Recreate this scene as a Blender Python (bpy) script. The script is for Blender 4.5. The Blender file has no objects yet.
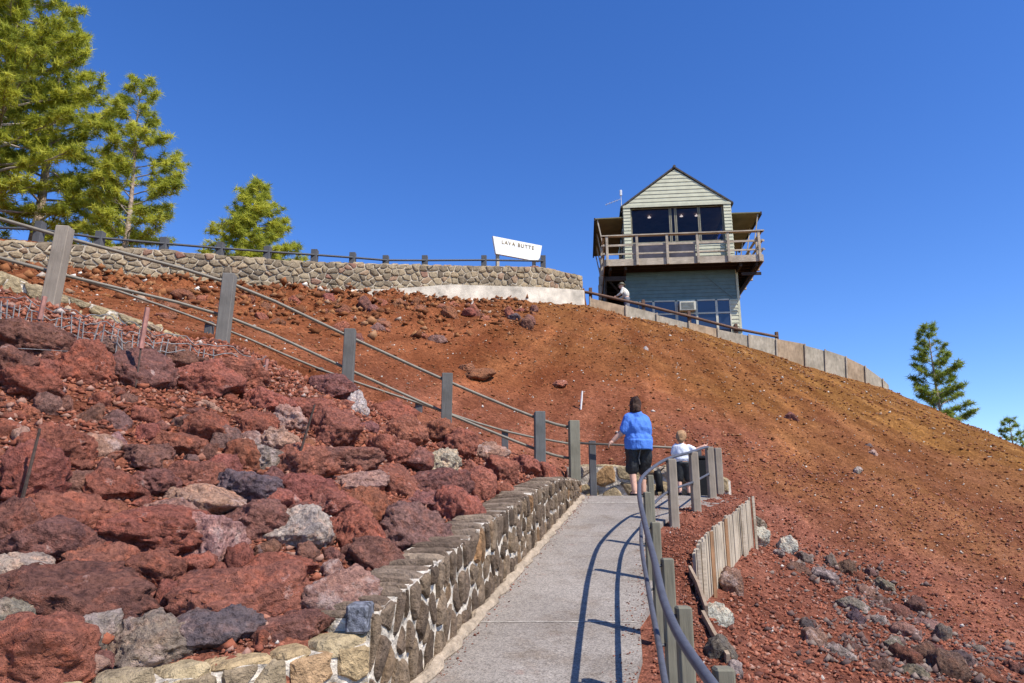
import bpy, bmesh, math, random
import numpy as np
from mathutils import Vector, Matrix
R=math.radians
random.seed(7); rng=np.random.default_rng(7)
S=bpy.context.scene; COL=S.collection
F=720.0; PITCH=R(14); CX,CY=512.0,341.5; CAMZ=1.72
cp,sp=math.cos(PITCH),math.sin(PITCH)
def ray(px,py):
    u=(px-CX)/F; v=(CY-py)/F
    return np.array([u,cp-v*sp,sp+v*cp])
def at(px,py,Y):
    d=ray(px,py); t=Y/d[1]
    return Vector((d[0]*t,Y,d[2]*t+CAMZ))
# ------------------------------------------------------------------ tagging
def tag(o,label=None,cat=None,group=None,kind=None):
    if label: o['label']=label
    if cat: o['category']=cat
    if group: o['group']=group
    if kind: o['kind']=kind
    return o
def empty(name,loc=(0,0,0),rz=0):
    o=bpy.data.objects.new(name,None); o.location=loc; o.rotation_euler=(0,0,rz); o.empty_display_size=.2
    COL.objects.link(o); return o
def ob(name,mesh,mats,parent=None,smooth=False):
    o=bpy.data.objects.new(name,mesh); COL.objects.link(o)
    if mats is not None:
        for m in (mats if isinstance(mats,(list,tuple)) else [mats]): mesh.materials.append(m)
    if smooth: mesh.polygons.foreach_set('use_smooth',[True]*len(mesh.polygons))
    if parent is not None: o.parent=parent
    return o
class MB:
    """collects shapes for ONE mesh"""
    def __init__(s): s.v=[]; s.f=[]
    def add(s,vs,fs):
        n=len(s.v); s.v.extend([tuple(p) for p in vs]); s.f.extend([tuple(i+n for i in f) for f in fs])
    def box(s,x0,x1,y0,y1,z0,z1,b=0.0):
        if b<=0 or min(x1-x0,y1-y0,z1-z0)<=2*b:
            vs=[(x,y,z) for z in (z0,z1) for y in (y0,y1) for x in (x0,x1)]
            s.add(vs,[(0,2,3,1),(4,5,7,6),(0,1,5,4),(2,6,7,3),(0,4,6,2),(1,3,7,5)]); return
        bm=bmesh.new(); bmesh.ops.create_cube(bm,size=1)
        for v in bm.verts: v.co=Vector(((x0+x1)/2+v.co.x*(x1-x0),(y0+y1)/2+v.co.y*(y1-y0),(z0+z1)/2+v.co.z*(z1-z0)))
        bmesh.ops.bevel(bm,geom=bm.edges[:],offset=b,segments=1,affect='EDGES')
        s.bm(bm)
    def bm(s,bm,M=None):
        bm.verts.index_update()
        s.add([(M@v.co if M else v.co) for v in bm.verts],[[v.index for v in f.verts] for f in bm.faces]); bm.free()
    def beam(s,a,b,w,h,up=(0,0,1),ext=0):
        a=Vector(a); b=Vector(b); d=(b-a).normalized(); a=a-d*ext; b=b+d*ext
        up=Vector(up); x=d.cross(up)
        if x.length<1e-4: x=d.cross(Vector((0,1,0)))
        x.normalize(); y=x.cross(d).normalized()
        vs=[p+x*i*w/2+y*j*h/2 for p in (a,b) for i,j in ((-1,-1),(1,-1),(1,1),(-1,1))]
        s.add(vs,[(0,1,2,3),(4,7,6,5),(0,4,5,1),(1,5,6,2),(2,6,7,3),(3,7,4,0)])
    def tube(s,pts,r,n=10,caps=True):
        pts=[Vector(p) for p in pts]; rs=r if isinstance(r,(list,tuple)) else [r]*len(pts)
        vs=[];fs=[]; px=None
        for i,p in enumerate(pts):
            d=(pts[min(i+1,len(pts)-1)]-pts[max(i-1,0)]).normalized()
            if px is None:
                px=d.cross(Vector((0,0,1)))
                if px.length<1e-3: px=d.cross(Vector((0,1,0)))
            px=(px-d*px.dot(d)).normalized(); py=d.cross(px)
            for k in range(n):
                a=2*math.pi*k/n; vs.append(p+(px*math.cos(a)+py*math.sin(a))*rs[i])
        for i in range(len(pts)-1):
            for k in range(n):
                k2=(k+1)%n; fs.append((i*n+k,i*n+k2,(i+1)*n+k2,(i+1)*n+k))
        if caps: fs.append(tuple(range(n))[::-1]); fs.append(tuple((len(pts)-1)*n+k for k in range(n)))
        s.add(vs,fs)
    def ell(s,c,r,rot=None,sub=2):
        bm=bmesh.new(); bmesh.ops.create_icosphere(bm,subdivisions=sub,radius=1)
        M=Matrix.Translation(Vector(c))@(rot.to_matrix().to_4x4() if rot else Matrix())@Matrix.Diagonal(Vector((*r,1)) if hasattr(r,'__len__') else Vector((r,r,r,1)))
        s.bm(bm,M)
    def mesh(s,name='m'):
        m=bpy.data.meshes.new(name); m.from_pydata(s.v,[],s.f); m.update(); return m
    def build(s,name,mat,parent=None,smooth=False): return ob(name,s.mesh(name),mat,parent,smooth)
def smooth_pts(P,n=6):
    """catmull-rom through points"""
    P=[Vector(p) for p in P]; out=[]
    for i in range(len(P)-1):
        p0=P[max(i-1,0)];p1=P[i];p2=P[i+1];p3=P[min(i+2,len(P)-1)]
        for k in range(n):
            t=k/n
            out.append(.5*((2*p1)+(p2-p0)*t+(2*p0-5*p1+4*p2-p3)*t*t+(3*p1-p0-3*p2+p3)*t**3))
    out.append(P[-1]); return out
# ------------------------------------------------------------------ numpy noise
_L=rng.random((64,64,64)).astype(np.float32)
def vnoise(x,y,z):
    xi=np.floor(x).astype(int);yi=np.floor(y).astype(int);zi=np.floor(z).astype(int)
    fx=x-xi;fy=y-yi;fz=z-zi
    fx=fx*fx*(3-2*fx);fy=fy*fy*(3-2*fy);fz=fz*fz*(3-2*fz)
    a,b=xi&63,(xi+1)&63;c,d=yi&63,(yi+1)&63;e,f=zi&63,(zi+1)&63
    def l(p,q,t): return p+(q-p)*t
    return l(l(l(_L[a,c,e],_L[b,c,e],fx),l(_L[a,d,e],_L[b,d,e],fx),fy),
             l(l(_L[a,c,f],_L[b,c,f],fx),l(_L[a,d,f],_L[b,d,f],fx),fy),fz)*2-1
def fbm(x,y,z,o=4,g=.5):
    r=0;a=1
    for i in range(o): r=r+a*vnoise(x,y,z); x=x*2.03+5.1;y=y*2.03+1.7;z=z*2.03+9.2;a*=g
    return r
# ------------------------------------------------------------------ materials
def M_(name):
    m=bpy.data.materials.new(name); m.use_nodes=True; nt=m.node_tree; nt.nodes.clear()
    o=nt.nodes.new('ShaderNodeOutputMaterial'); b=nt.nodes.new('ShaderNodeBsdfPrincipled')
    nt.links.new(b.outputs[0],o.inputs[0]); b.inputs['Specular IOR Level'].default_value=.2
    return m,nt,b,o
def N(nt,t,**k):
    n=nt.nodes.new(t)
    for a,v in k.items():
        if a in n.inputs and not hasattr(n,a): n.inputs[a].default_value=v
        else: setattr(n,a,v)
    return n
def ramp(nt,fac,stops,interp='LINEAR'):
    r=nt.nodes.new('ShaderNodeValToRGB'); r.color_ramp.interpolation=interp
    e=r.color_ramp.elements
    while len(e)<len(stops): e.new(.5)
    for i,(p,c) in enumerate(stops):
        e[i].position=p; e[i].color=(*c,1) if len(c)==3 else c
    nt.links.new(fac,r.inputs[0]); return r.outputs[0]
def mix(nt,a,b,fac,mode='MIX'):
    m=nt.nodes.new('ShaderNodeMix'); m.data_type='RGBA'; m.blend_type=mode
    for s,v in ((6,a),(7,b),(0,fac)):
        if isinstance(v,bpy.types.NodeSocket): nt.links.new(v,m.inputs[s])
        elif s==0: m.inputs[0].default_value=v
        else: m.inputs[s].default_value=(*v,1)
    return m.outputs[2]
def noise(nt,vec,scale,detail=4,rough=.6,out=0):
    n=nt.nodes.new('ShaderNodeTexNoise'); n.inputs['Scale'].default_value=scale; n.inputs['Detail'].default_value=detail; n.inputs['Roughness'].default_value=rough
    if vec is not None: nt.links.new(vec,n.inputs['Vector'])
    return n.outputs[out]
def voro(nt,vec,scale,out='Distance',feat='F1'):
    n=nt.nodes.new('ShaderNodeTexVoronoi'); n.feature=feat; n.inputs['Scale'].default_value=scale
    if vec is not None: nt.links.new(vec,n.inputs['Vector'])
    return n.outputs[out]
def bump(nt,h,dist,strength=1,nrm=None):
    b=nt.nodes.new('ShaderNodeBump'); b.inputs['Distance'].default_value=dist; b.inputs['Strength'].default_value=strength
    nt.links.new(h,b.inputs['Height'])
    if nrm: nt.links.new(nrm,b.inputs['Normal'])
    return b.outputs[0]
def math_(nt,op,a,b=None,clamp=False):
    m=nt.nodes.new('ShaderNodeMath'); m.operation=op; m.use_clamp=clamp
    for i,v in enumerate((a,b)):
        if v is None: continue
        if isinstance(v,bpy.types.NodeSocket): nt.links.new(v,m.inputs[i])
        else: m.inputs[i].default_value=v
    return m.outputs[0]
def pos(nt): return nt.nodes.new('ShaderNodeNewGeometry').outputs['Position']
def objc(nt): return nt.nodes.new('ShaderNodeTexCoord').outputs['Object']
def simple(name,col,rough=.7,var=.15,scale=6,bmp=0,bs=40,metal=0,spec=.2):
    m,nt,b,o=M_(name); c=objc(nt)
    n=noise(nt,c,scale,5)
    lo=tuple(x*(1-var*1.6) for x in col); hi=tuple(min(1,x*(1+var)) for x in col)
    nt.links.new(ramp(nt,n,[(.3,lo),(.7,hi)]),b.inputs['Base Color'])
    b.inputs['Roughness'].default_value=rough; b.inputs['Metallic'].default_value=metal; b.inputs['Specular IOR Level'].default_value=spec
    if bmp: nt.links.new(bump(nt,noise(nt,c,bs,4),bmp),b.inputs['Normal'])
    return m
# ground
m,nt,b,o=M_('cinder_ground'); P=pos(nt)
sx=N(nt,'ShaderNodeSeparateXYZ'); nt.links.new(P,sx.inputs[0])
big=noise(nt,P,.22,4,.6); med=noise(nt,P,1.3,6,.65); fine=noise(nt,P,9,6,.75)
red=ramp(nt,med,[(.3,(.21,.080,.052)),(.5,(.275,.108,.070)),(.7,(.34,.142,.095))])
och=ramp(nt,med,[(.3,(.21,.096,.028)),(.5,(.285,.134,.039)),(.7,(.35,.175,.057))])
ora=ramp(nt,med,[(.3,(.225,.080,.034)),(.55,(.295,.104,.044)),(.75,(.36,.145,.068))])
# ochre belt lies on the right flank, orange under the wall, red near the path
hx=math_(nt,'ADD',math_(nt,'MULTIPLY',sx.outputs[2],.065),math_(nt,'MULTIPLY',sx.outputs[0],.055))
hx=math_(nt,'ADD',hx,math_(nt,'MULTIPLY',math_(nt,'SUBTRACT',big,.5),1.1))
fo=ramp(nt,hx,[(.42,(0,0,0)),(1.0,(1,1,1))])
orf=ramp(nt,math_(nt,'ADD',math_(nt,'MULTIPLY',sx.outputs[2],.12),math_(nt,'MULTIPLY',big,.6)),[(.55,(0,0,0)),(.95,(1,1,1))])
c=mix(nt,red,ora,orf); c=mix(nt,c,och,fo)
# downslope streaks
dx=math_(nt,'SUBTRACT',sx.outputs[0],7.); dy=math_(nt,'SUBTRACT',38.,sx.outputs[1])
an=math_(nt,'ARCTAN2',dx,dy); rad_=math_(nt,'SQRT',math_(nt,'ADD',math_(nt,'MULTIPLY',dx,dx),math_(nt,'MULTIPLY',dy,dy)))
cb_=N(nt,'ShaderNodeCombineXYZ'); nt.links.new(math_(nt,'MULTIPLY',an,14.),cb_.inputs[0]); nt.links.new(math_(nt,'MULTIPLY',rad_,.13),cb_.inputs[1])
st=noise(nt,cb_.outputs[0],1.6,6,.62)
c=mix(nt,c,mix(nt,c,(.58,.50,.44),1,'MULTIPLY'),ramp(nt,st,[(.40,(0,0,0)),(.62,(.9,.9,.9))]))
c=mix(nt,c,mix(nt,c,(1.35,1.25,1.1),1,'MULTIPLY'),ramp(nt,st,[(.30,(.7,.7,.7)),(.44,(0,0,0))]))
cells=voro(nt,P,42,'Color'); cv=N(nt,'ShaderNodeSeparateColor'); nt.links.new(cells,cv.inputs[0])
c=mix(nt,c,ramp(nt,cv.outputs[0],[(0,(.60,.56,.55)),(.5,(.98,.98,.98)),(.93,(1.3,1.25,1.2)),(.985,(1.9,1.9,1.9))]),.8,'MULTIPLY')
c=mix(nt,c,ramp(nt,fine,[(.3,(.42,.38,.37)),(.62,(1.06,1.06,1.06))]),.9,'MULTIPLY')
nt.links.new(c,b.inputs['Base Color']); b.inputs['Roughness'].default_value=.95; b.inputs['Specular IOR Level'].default_value=.05
h=math_(nt,'ADD',math_(nt,'MULTIPLY',voro(nt,P,42),-.35),math_(nt,'ADD',math_(nt,'MULTIPLY',fine,.8),math_(nt,'MULTIPLY',noise(nt,P,45,4,.7),.35)))
nt.links.new(bump(nt,h,.04),b.inputs['Normal']); GROUND=m
# loose gravel with per stone value
def stonemat(name,stops,bmpd=.006,bs=60,mott=.35):
    m,nt,b,o=M_(name); a=N(nt,'ShaderNodeAttribute',attribute_name='rnd')
    P=pos(nt); c=ramp(nt,a.outputs['Fac'],stops)
    n=noise(nt,P,14,5,.7); c=mix(nt,c,ramp(nt,n,[(.3,(1-mott,)*3),(.7,(1+mott*.6,)*3)]),1,'MULTIPLY')
    nt.links.new(c,b.inputs['Base Color']); b.inputs['Roughness'].default_value=.9; b.inputs['Specular IOR Level'].default_value=.1
    nt.links.new(bump(nt,noise(nt,P,bs,4,.7),bmpd),b.inputs['Normal']); return m
GRAV=stonemat('cinder_gravel',[(0,(.10,.045,.035)),(.25,(.20,.066,.042)),(.5,(.29,.095,.055)),(.75,(.36,.13,.075)),(.93,(.34,.19,.14)),(.992,(.36,.20,.15)),(.996,(.55,.48,.42))])
GRAV2=stonemat('hill_gravel',[(0,(.15,.058,.026)),(.3,(.22,.082,.036)),(.6,(.28,.110,.044)),(.84,(.31,.14,.06)),(.955,(.36,.2,.11)),(.975,(.42,.34,.27)),(.99,(.66,.60,.52))])
BROWN=stonemat('wall_stone_brown',[(0,(.11,.078,.055)),(.35,(.17,.12,.085)),(.7,(.22,.16,.11)),(.93,(.22,.155,.10)),(1,(.30,.165,.08))],.03,34,.6)
TAN=stonemat('wall_stone_tan',[(0,(.28,.21,.135)),(.4,(.40,.31,.19)),(.7,(.46,.35,.20)),(.88,(.42,.25,.12)),(1,(.5,.42,.33))],.035,26,.6)
SUMM=stonemat('wall_stone_summit',[(0,(.17,.13,.09)),(.35,(.28,.215,.14)),(.65,(.36,.28,.18)),(.9,(.38,.28,.17)),(.97,(.30,.18,.12)),(1,(.28,.14,.10))],.02,12,.45)
# lava boulders, colour from the object
def lava(name,dust):
    m,nt,b,o=M_(name); oi=N(nt,'ShaderNodeObjectInfo'); co=pos(nt)
    va=N(nt,'ShaderNodeVectorMath',operation='ADD'); nt.links.new(co,va.inputs[0])
    rr=N(nt,'ShaderNodeCombineXYZ'); k=math_(nt,'MULTIPLY',oi.outputs['Random'],40)
    for i in range(3): nt.links.new(k,rr.inputs[i])
    nt.links.new(rr.outputs[0],va.inputs[1]); V=va.outputs[0]
    base=oi.outputs['Color']
    n1=noise(nt,V,6,7,.65); n2=noise(nt,V,34,6,.75)
    c=mix(nt,base,mix(nt,base,(.66,.68,.74),1,'MULTIPLY'),ramp(nt,n1,[(.42,(0,0,0)),(.62,(1,1,1))]))
    n3=noise(nt,V,11,6,.65)
    c=mix(nt,c,mix(nt,base,(1.35,1.12,1.0),1,'MULTIPLY'),ramp(nt,n3,[(.50,(0,0,0)),(.66,(.85,.85,.85))]))
    c=mix(nt,c,ramp(nt,n2,[(.34,(.30,.26,.26)),(.50,(1.03,1.0,1.0)),(.68,(1.6,1.56,1.52))]),.85,'MULTIPLY')  # crevice shade and highlights painted in, following the bump height
    n4=noise(nt,V,5.5,8,.72)
    c=mix(nt,c,(.60,.47,.42),ramp(nt,n4,[(dust,(0,0,0)),(dust+.08,(.55,.55,.55)),(dust+.2,(.9,.9,.9))]))
    nt.links.new(c,b.inputs['Base Color']); b.inputs['Roughness'].default_value=.92; b.inputs['Specular IOR Level'].default_value=.15
    ves=voro(nt,V,85); ves2=voro(nt,V,26)
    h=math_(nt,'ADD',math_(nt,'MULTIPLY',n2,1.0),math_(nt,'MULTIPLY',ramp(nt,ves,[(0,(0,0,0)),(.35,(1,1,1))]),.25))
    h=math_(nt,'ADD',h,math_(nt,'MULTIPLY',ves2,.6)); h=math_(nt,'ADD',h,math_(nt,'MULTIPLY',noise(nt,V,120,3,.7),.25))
    nt.links.new(bump(nt,h,.042),b.inputs['Normal']); return m
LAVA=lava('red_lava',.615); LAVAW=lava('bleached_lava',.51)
# paving
m,nt,b,o=M_('worn_concrete'); P=pos(nt)
c=ramp(nt,noise(nt,P,1.4,5,.6),[(.3,(.245,.215,.187)),(.7,(.325,.288,.252))])
vc=N(nt,'ShaderNodeSeparateColor'); nt.links.new(voro(nt,P,120,'Color'),vc.inputs[0])
c=mix(nt,c,ramp(nt,vc.outputs[0],[(0,(.5,.48,.47)),(.4,(.95,.95,.95)),(1,(1.4,1.38,1.35))]),.8,'MULTIPLY')
c=mix(nt,c,ramp(nt,noise(nt,P,30,5,.7),[(.3,(.75,.73,.72)),(.7,(1.15,1.14,1.12))]),.8,'MULTIPLY')
c=mix(nt,c,mix(nt,c,(.72,.66,.60),1,'MULTIPLY'),ramp(nt,noise(nt,P,2.6,7,.7),[(.5,(0,0,0)),(.68,(.9,.9,.9))]))
c=mix(nt,c,(.30,.13,.09),ramp(nt,noise(nt,P,5.5,8,.75),[(.60,(0,0,0)),(.78,(.55,.55,.55))]))
nt.links.new(c,b.inputs['Base Color']); b.inputs['Roughness'].default_value=.9
nt.links.new(bump(nt,noise(nt,P,140,3,.7),.006),b.inputs['Normal']); PAVE=m
MORTAR=simple('mortar',(.62,.54,.44),.95,.45,13,.03,26)
PLASTER=simple('white_footing',(.62,.54,.43),.9,.32,1.6,.01,20)
def wood(name,col,var=.3,sc=(1,1,14)):
    m,nt,b,o=M_(name); c=objc(nt); mp=N(nt,'ShaderNodeMapping'); nt.links.new(c,mp.inputs[0]); mp.inputs['Scale'].default_value=sc
    n=noise(nt,mp.outputs[0],5,6,.65)
    lo=tuple(x*(1-var) for x in col);hi=tuple(x*(1+var*.7) for x in col)
    cc=ramp(nt,n,[(.3,lo),(.7,hi)])
    cc=mix(nt,cc,ramp(nt,noise(nt,c,2.1,4),[(.35,(.75,.73,.7)),(.65,(1.12,1.1,1.08))]),1,'MULTIPLY')
    nt.links.new(cc,b.inputs['Base Color']); b.inputs['Roughness'].default_value=.85
    nt.links.new(bump(nt,n,.004),b.inputs['Normal']); return m
POSTW=wood('taupe_post_wood',(.32,.27,.215),.14,(14,14,1)); POSTG=wood('olive_grey_post_wood',(.22,.205,.155),.16,(14,14,1)); POSTD=wood('slate_post',(.115,.115,.12),.2,(14,14,1))
SLAT=wood('weathered_slats',(.46,.385,.29),.35,(12,12,.7)); RAILW=wood('rail_timber',(.50,.42,.32),.3,(1.5,9,9)); BROWNR=wood('brown_rail',(.17,.10,.07),.3,(2,9,9)); PANEL=wood('barrier_panel',(.40,.345,.265),.28,(2,2,.8))
DARKW=wood('dark_joist_timber',(.055,.038,.028),.4,(3,3,3))
PIPE=simple('bluegrey_rail_pipe',(.080,.082,.098),.5,.18,14,.002,60,spec=.4); PIPEO=simple('olive_rail_pipe',(.18,.15,.11),.5,.15,10,spec=.4); PIPED=simple('dark_rail_pipe',(.07,.07,.075),.5,.15,10)
WIRE=simple('galvanised_wire',(.26,.25,.24),.7,.2,30,metal=0)
STAKE=simple('pink_tipped_stake',(.40,.19,.15),.8,.2,20); REBAR=simple('rusty_rod',(.10,.07,.055),.8,.3,30)
def siding(name,col,step,dark=.35):
    m,nt,b,o=M_(name); c=objc(nt); s=N(nt,'ShaderNodeSeparateXYZ'); nt.links.new(c,s.inputs[0])
    n=noise(nt,c,3,4); cc=ramp(nt,n,[(.3,tuple(x*.86 for x in col)),(.7,tuple(x*1.1 for x in col))])
    nt.links.new(cc,b.inputs['Base Color']); b.inputs['Roughness'].default_value=.7; return m
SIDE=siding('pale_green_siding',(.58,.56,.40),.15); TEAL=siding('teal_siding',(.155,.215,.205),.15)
TRIM=simple('cream_trim',(.62,.58,.46),.7,.1,3); OLIVE=simple('olive_soffit',(.20,.185,.10),.8,.15,2); SHING=simple('shingle_roof',(.10,.085,.07),.9,.3,8,.02,20)
m,nt,b,o=M_('window_glass'); b.inputs['Base Color'].default_value=(.02,.03,.05,1); b.inputs['Roughness'].default_value=.03; b.inputs['Specular IOR Level'].default_value=.9; GLASS=m
nt.links.new(ramp(nt,noise(nt,objc(nt),1.2,2),[(.3,(.015,.022,.045)),(.7,(.03,.04,.07))]),b.inputs['Base Color'])
m,nt,b,o=M_('clear_glass'); nt.nodes.remove(b); g=N(nt,'ShaderNodeBsdfGlossy'); g.inputs['Roughness'].default_value=.02; tr=N(nt,'ShaderNodeBsdfTransparent'); tr.inputs[0].default_value=(.62,.62,.72,1)
mx=N(nt,'ShaderNodeMixShader'); mx.inputs[0].default_value=.025; nt.links.new(tr.outputs[0],mx.inputs[1]); nt.links.new(g.outputs[0],mx.inputs[2]); nt.links.new(mx.outputs[0],o.inputs[0]); CLEAR=m
INT=simple('cab_interior',(.20,.14,.09),.8,.2,2)
m,nt,b,o=M_('lit_lamp'); b.inputs['Emission Color'].default_value=(1,.85,.6,1); b.inputs['Emission Strength'].default_value=1.2; b.inputs['Base Color'].default_value=(.8,.8,.7,1); LAMP=m
WHITE=simple('white_paint',(.80,.78,.72),.6,.05,3); LETTER=simple('brown_lettering',(.33,.25,.14),.8,.1,5); STEEL=simple('white_metal',(.7,.7,.7),.5,.1,9)
SKIN=simple('skin',(.62,.36,.26),.55,.08,20,spec=.3); BLUE=simple('blue_cotton',(.085,.21,.62),.85,.05,4,.01,35); BLACKC=simple('black_shorts_cloth',(.016,.017,.019),.55,.3,9,.012,30,spec=.4)
STRIPE=simple('grey_stripe',(.12,.12,.12),.7,.1,9); TEE=simple('white_tshirt',(.70,.72,.78),.85,.08,10,.008,40); HAIRB=simple('brown_hair',(.055,.026,.016),.6,.4,30,.01,90); HAIRL=simple('blond_hair',(.42,.24,.12),.6,.3,30,.01,90)
SHOE=simple('dark_shoe',(.03,.028,.03),.7,.2,20); BIN=simple('black_plastic',(.012,.012,.013),.5,.2,8); CREAMC=simple('cream_shirt',(.68,.63,.55),.85,.1,9); HAT=simple('khaki_hat',(.20,.18,.13),.85,.1,9); TROU=simple('grey_trousers',(.18,.18,.2),.85,.1,9)
BARK=simple('pine_bark',(.40,.30,.24),.95,.35,7,.05,12); TWIG=simple('pine_twig',(.34,.28,.24),.95,.2,7)
def needle(name,a,bb,c_):
    m,nt,b,o=M_(name); at_=N(nt,'ShaderNodeAttribute',attribute_name='rnd')
    c=ramp(nt,at_.outputs['Fac'],[(0,a),(.55,bb),(1,c_)])
    nt.links.new(c,b.inputs['Base Color']); b.inputs['Roughness'].default_value=.6; b.inputs['Specular IOR Level'].default_value=.25
    t=N(nt,'ShaderNodeBsdfTranslucent'); nt.links.new(c,t.inputs[0]); mx=N(nt,'ShaderNodeMixShader'); mx.inputs[0].default_value=.5
    nt.links.new(b.outputs[0],mx.inputs[1]); nt.links.new(t.outputs[0],mx.inputs[2]); nt.links.new(mx.outputs[0],o.inputs[0]); return m
NEED=needle('pine_needles',(.18,.22,.03),(.50,.51,.06),(.75,.70,.11))
NEEDD=needle('dark_pine_needles',(.12,.17,.025),(.28,.34,.045),(.48,.50,.08))
# ------------------------------------------------------------------ terrain
def pathz(y): return np.minimum(-1.72+.182*np.asarray(y,float),.392)+CAMZ
def leftx(y): return -.56+.2328*(np.asarray(y,float)-4.49)+.35*np.clip((np.asarray(y,float)-10.6)/1.2,0,1)**2*0
NEARP=[at(-330,225,7.0),at(-150,262,7.8),at(50,310,8.7),at(222,349,9.8),at(347,397,10.5),at(446,441,10.95),at(540,474,11.35),at(575,490,11.6)]
NEARP[-1].z=CAMZ+.40
FAROFF=[Vector((.6,1.55,0))]*3+[Vector((.45,1.6,0))]*2+[Vector((.4,1.65,0))]*2+[Vector((.55,1.75,0))]
FARP=[p+o for p,o in zip(NEARP,FAROFF)]
wallpts=[(3.85,.54),(5,.58),(6.1,.6),(8,.58),(9.6,.5),(10.8,.34),(11.45,.24)]
ctrl=[]
def C(p): ctrl.append((p[0],p[1],p[2]))
for y,h in wallpts: C((float(leftx(y))-.38,y,float(pathz(y))+h-.05))
C((-1.6,3.3,CAMZ-.66)); C((-1.15,3.62,CAMZ-.60)); C((-2.3,2.75,CAMZ-.66)); C((-4,1.5,CAMZ-.5)); C((-7,0,CAMZ-.2))
for p in NEARP: C(p-Vector((0,.18,-.03)))
for p in FARP: C(p+Vector((.0,.15,.22)))
WB=[(-200,256,15),(0,272,17),(150,282,19),(300,291,21.07),(450,299,23.9),(540,303,25.8),(583,305,27)]
for q in WB: C(at(*q))
BAR=[(590,310,28,298),(629,317,28.4,307),(687,329,29.2,322),(720,338,29.8,329.5),(744,345,30.2,334.5),(784,358,30.8,341),(808,366,31.2,345.5),(841,376,31.8,355),(874,385,32.4,371),(889,390,33,386)]
for q in BAR: C(at(*q[:3]))
for q in [(950,421,32.5),(1024,460,32),(1120,510,31.5)]: C(at(*q))
FEN=[(692,605,7.5),(703,600,8.2),(722,577,9.3),(740,558,10.3),(749,548,11.2)]
for q in FEN: C(at(*q)+Vector((.12,-.05,0)))
for q in [(1024,683,8.1),(850,683,6.5),(735,690,4.9),(760,600,8.6),(880,600,10.6)]: C(at(*q))
C((3.9,12.6,CAMZ+.1)); C((3.6,13.6,CAMZ+.95)); C((2.3,13.35,CAMZ+.98)); C((1.2,13.6,CAMZ+.95))
C((1.6,1,CAMZ-1.9)); C((5,0,CAMZ-4)); C((2.2,3.5,CAMZ-1.5))
CC=(7.,38.)
def cone(x,y): return CAMZ+8.3-.55*(np.hypot(x-CC[0],y-CC[1])-11.6)
for a in range(-60,80,20): # far anchors on the flanks
    for rr in (45,70):
        x=CC[0]+rr*math.sin(R(a)); y=CC[1]-rr*math.cos(R(a))
        if x>8: C((x,y,float(cone(x,y))))
A=np.array(ctrl); xy=A[:,:2]; res=A[:,2]-cone(A[:,0],A[:,1])
def kern(d): return np.where(d>1e-9,d*d*np.log(d+1e-12),0)
n=len(A); K=kern(np.hypot(*(xy[:,None]-xy[None]).transpose(2,0,1)))+np.eye(n)*.02
Pm=np.c_[np.ones(n),xy]; Mx=np.block([[K,Pm],[Pm.T,np.zeros((3,3))]])
sol=np.linalg.solve(Mx,np.r_[res,0,0,0])
def rbf(x,y):
    sh=np.shape(x); x=np.ravel(x).astype(float); y=np.ravel(y).astype(float); out=np.empty(len(x))
    for i in range(0,len(x),20000):
        a=x[i:i+20000];b_=y[i:i+20000]
        out[i:i+20000]=kern(np.hypot(a[:,None]-xy[:,0],b_[:,None]-xy[:,1]))@sol[:n]+sol[n]+sol[n+1]*a+sol[n+2]*b_
    return (out+cone(x,y)).reshape(sh)
def inpoly(x,y,P):
    r=np.zeros(np.shape(x),bool); k=len(P)
    for i in range(k):
        x1,y1=P[i][:2];x2,y2=P[(i+1)%k][:2]
        if y1==y2: continue
        c=((y1>y)!=(y2>y))&(x<(x2-x1)*(y-y1)/(y2-y1)+x1); r^=c
    return r
def polydist(x,y,P,vals):
    """nearest distance and interpolated value along polyline"""
    best=np.full(np.shape(x),1e9); val=np.zeros(np.shape(x))
    for i in range(len(P)-1):
        ax,ay=P[i][:2];bx,by=P[i+1][:2];dx,dy=bx-ax,by-ay
        t=np.clip(((x-ax)*dx+(y-ay)*dy)/(dx*dx+dy*dy),0,1); d=np.hypot(x-ax-t*dx,y-ay-t*dy)
        m_=d<best; best=np.where(m_,d,best); val=np.where(m_,vals[i]+(vals[i+1]-vals[i])*t,val)
    return best,val
RIM=[at(*q) for q in WB]+[at(*q[:3]) for q in BAR]
# the terrace behind the rim
back=[(22,44),(16,52),(0,56),(-30,50),(-45,30),(-30,10)]
TERR=[(p.x,p.y) for p in RIM]+back
FB=[at(*q) for q in FEN]
BOARD=[Vector((.95,-2,0)),Vector((1.08,2.5,0)),at(727,668,5.3),at(708,636,6.0),at(693,600,7.3)]+FB
rx=lambda y: float(leftx(y))+1.32
LOWER=[(float(leftx(-3))-.17,-3),(float(leftx(-2))+1.32,-3),(rx(6),6),(rx(9.5)+.05,9.5),(2.35,10.6),(3.1,11.3),(3.25,11.9),(3.75,12.75),(3.7,12.9),(2.9,13.25),(1.9,13.4),(1.0,13.55),(.75,11.7),(float(leftx(11.45))-.17,11.45)]
SHOULD=[(rx(-2)-.3,-2.5)]+[(p.x,p.y) for p in BOARD]+[(3.95,12.0),(3.85,12.5),(3.4,13),(2.0,11)]
UPPER=[(p.x,p.y) for p in NEARP]+[(p.x,p.y) for p in FARP[::-1]]
FRONT=[(-.72,3.75),(-1.65,3.0),(-2.6,2.2),(-4,1.0),(-6,-3),(.2,-3),(.2,3.75)]
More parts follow.
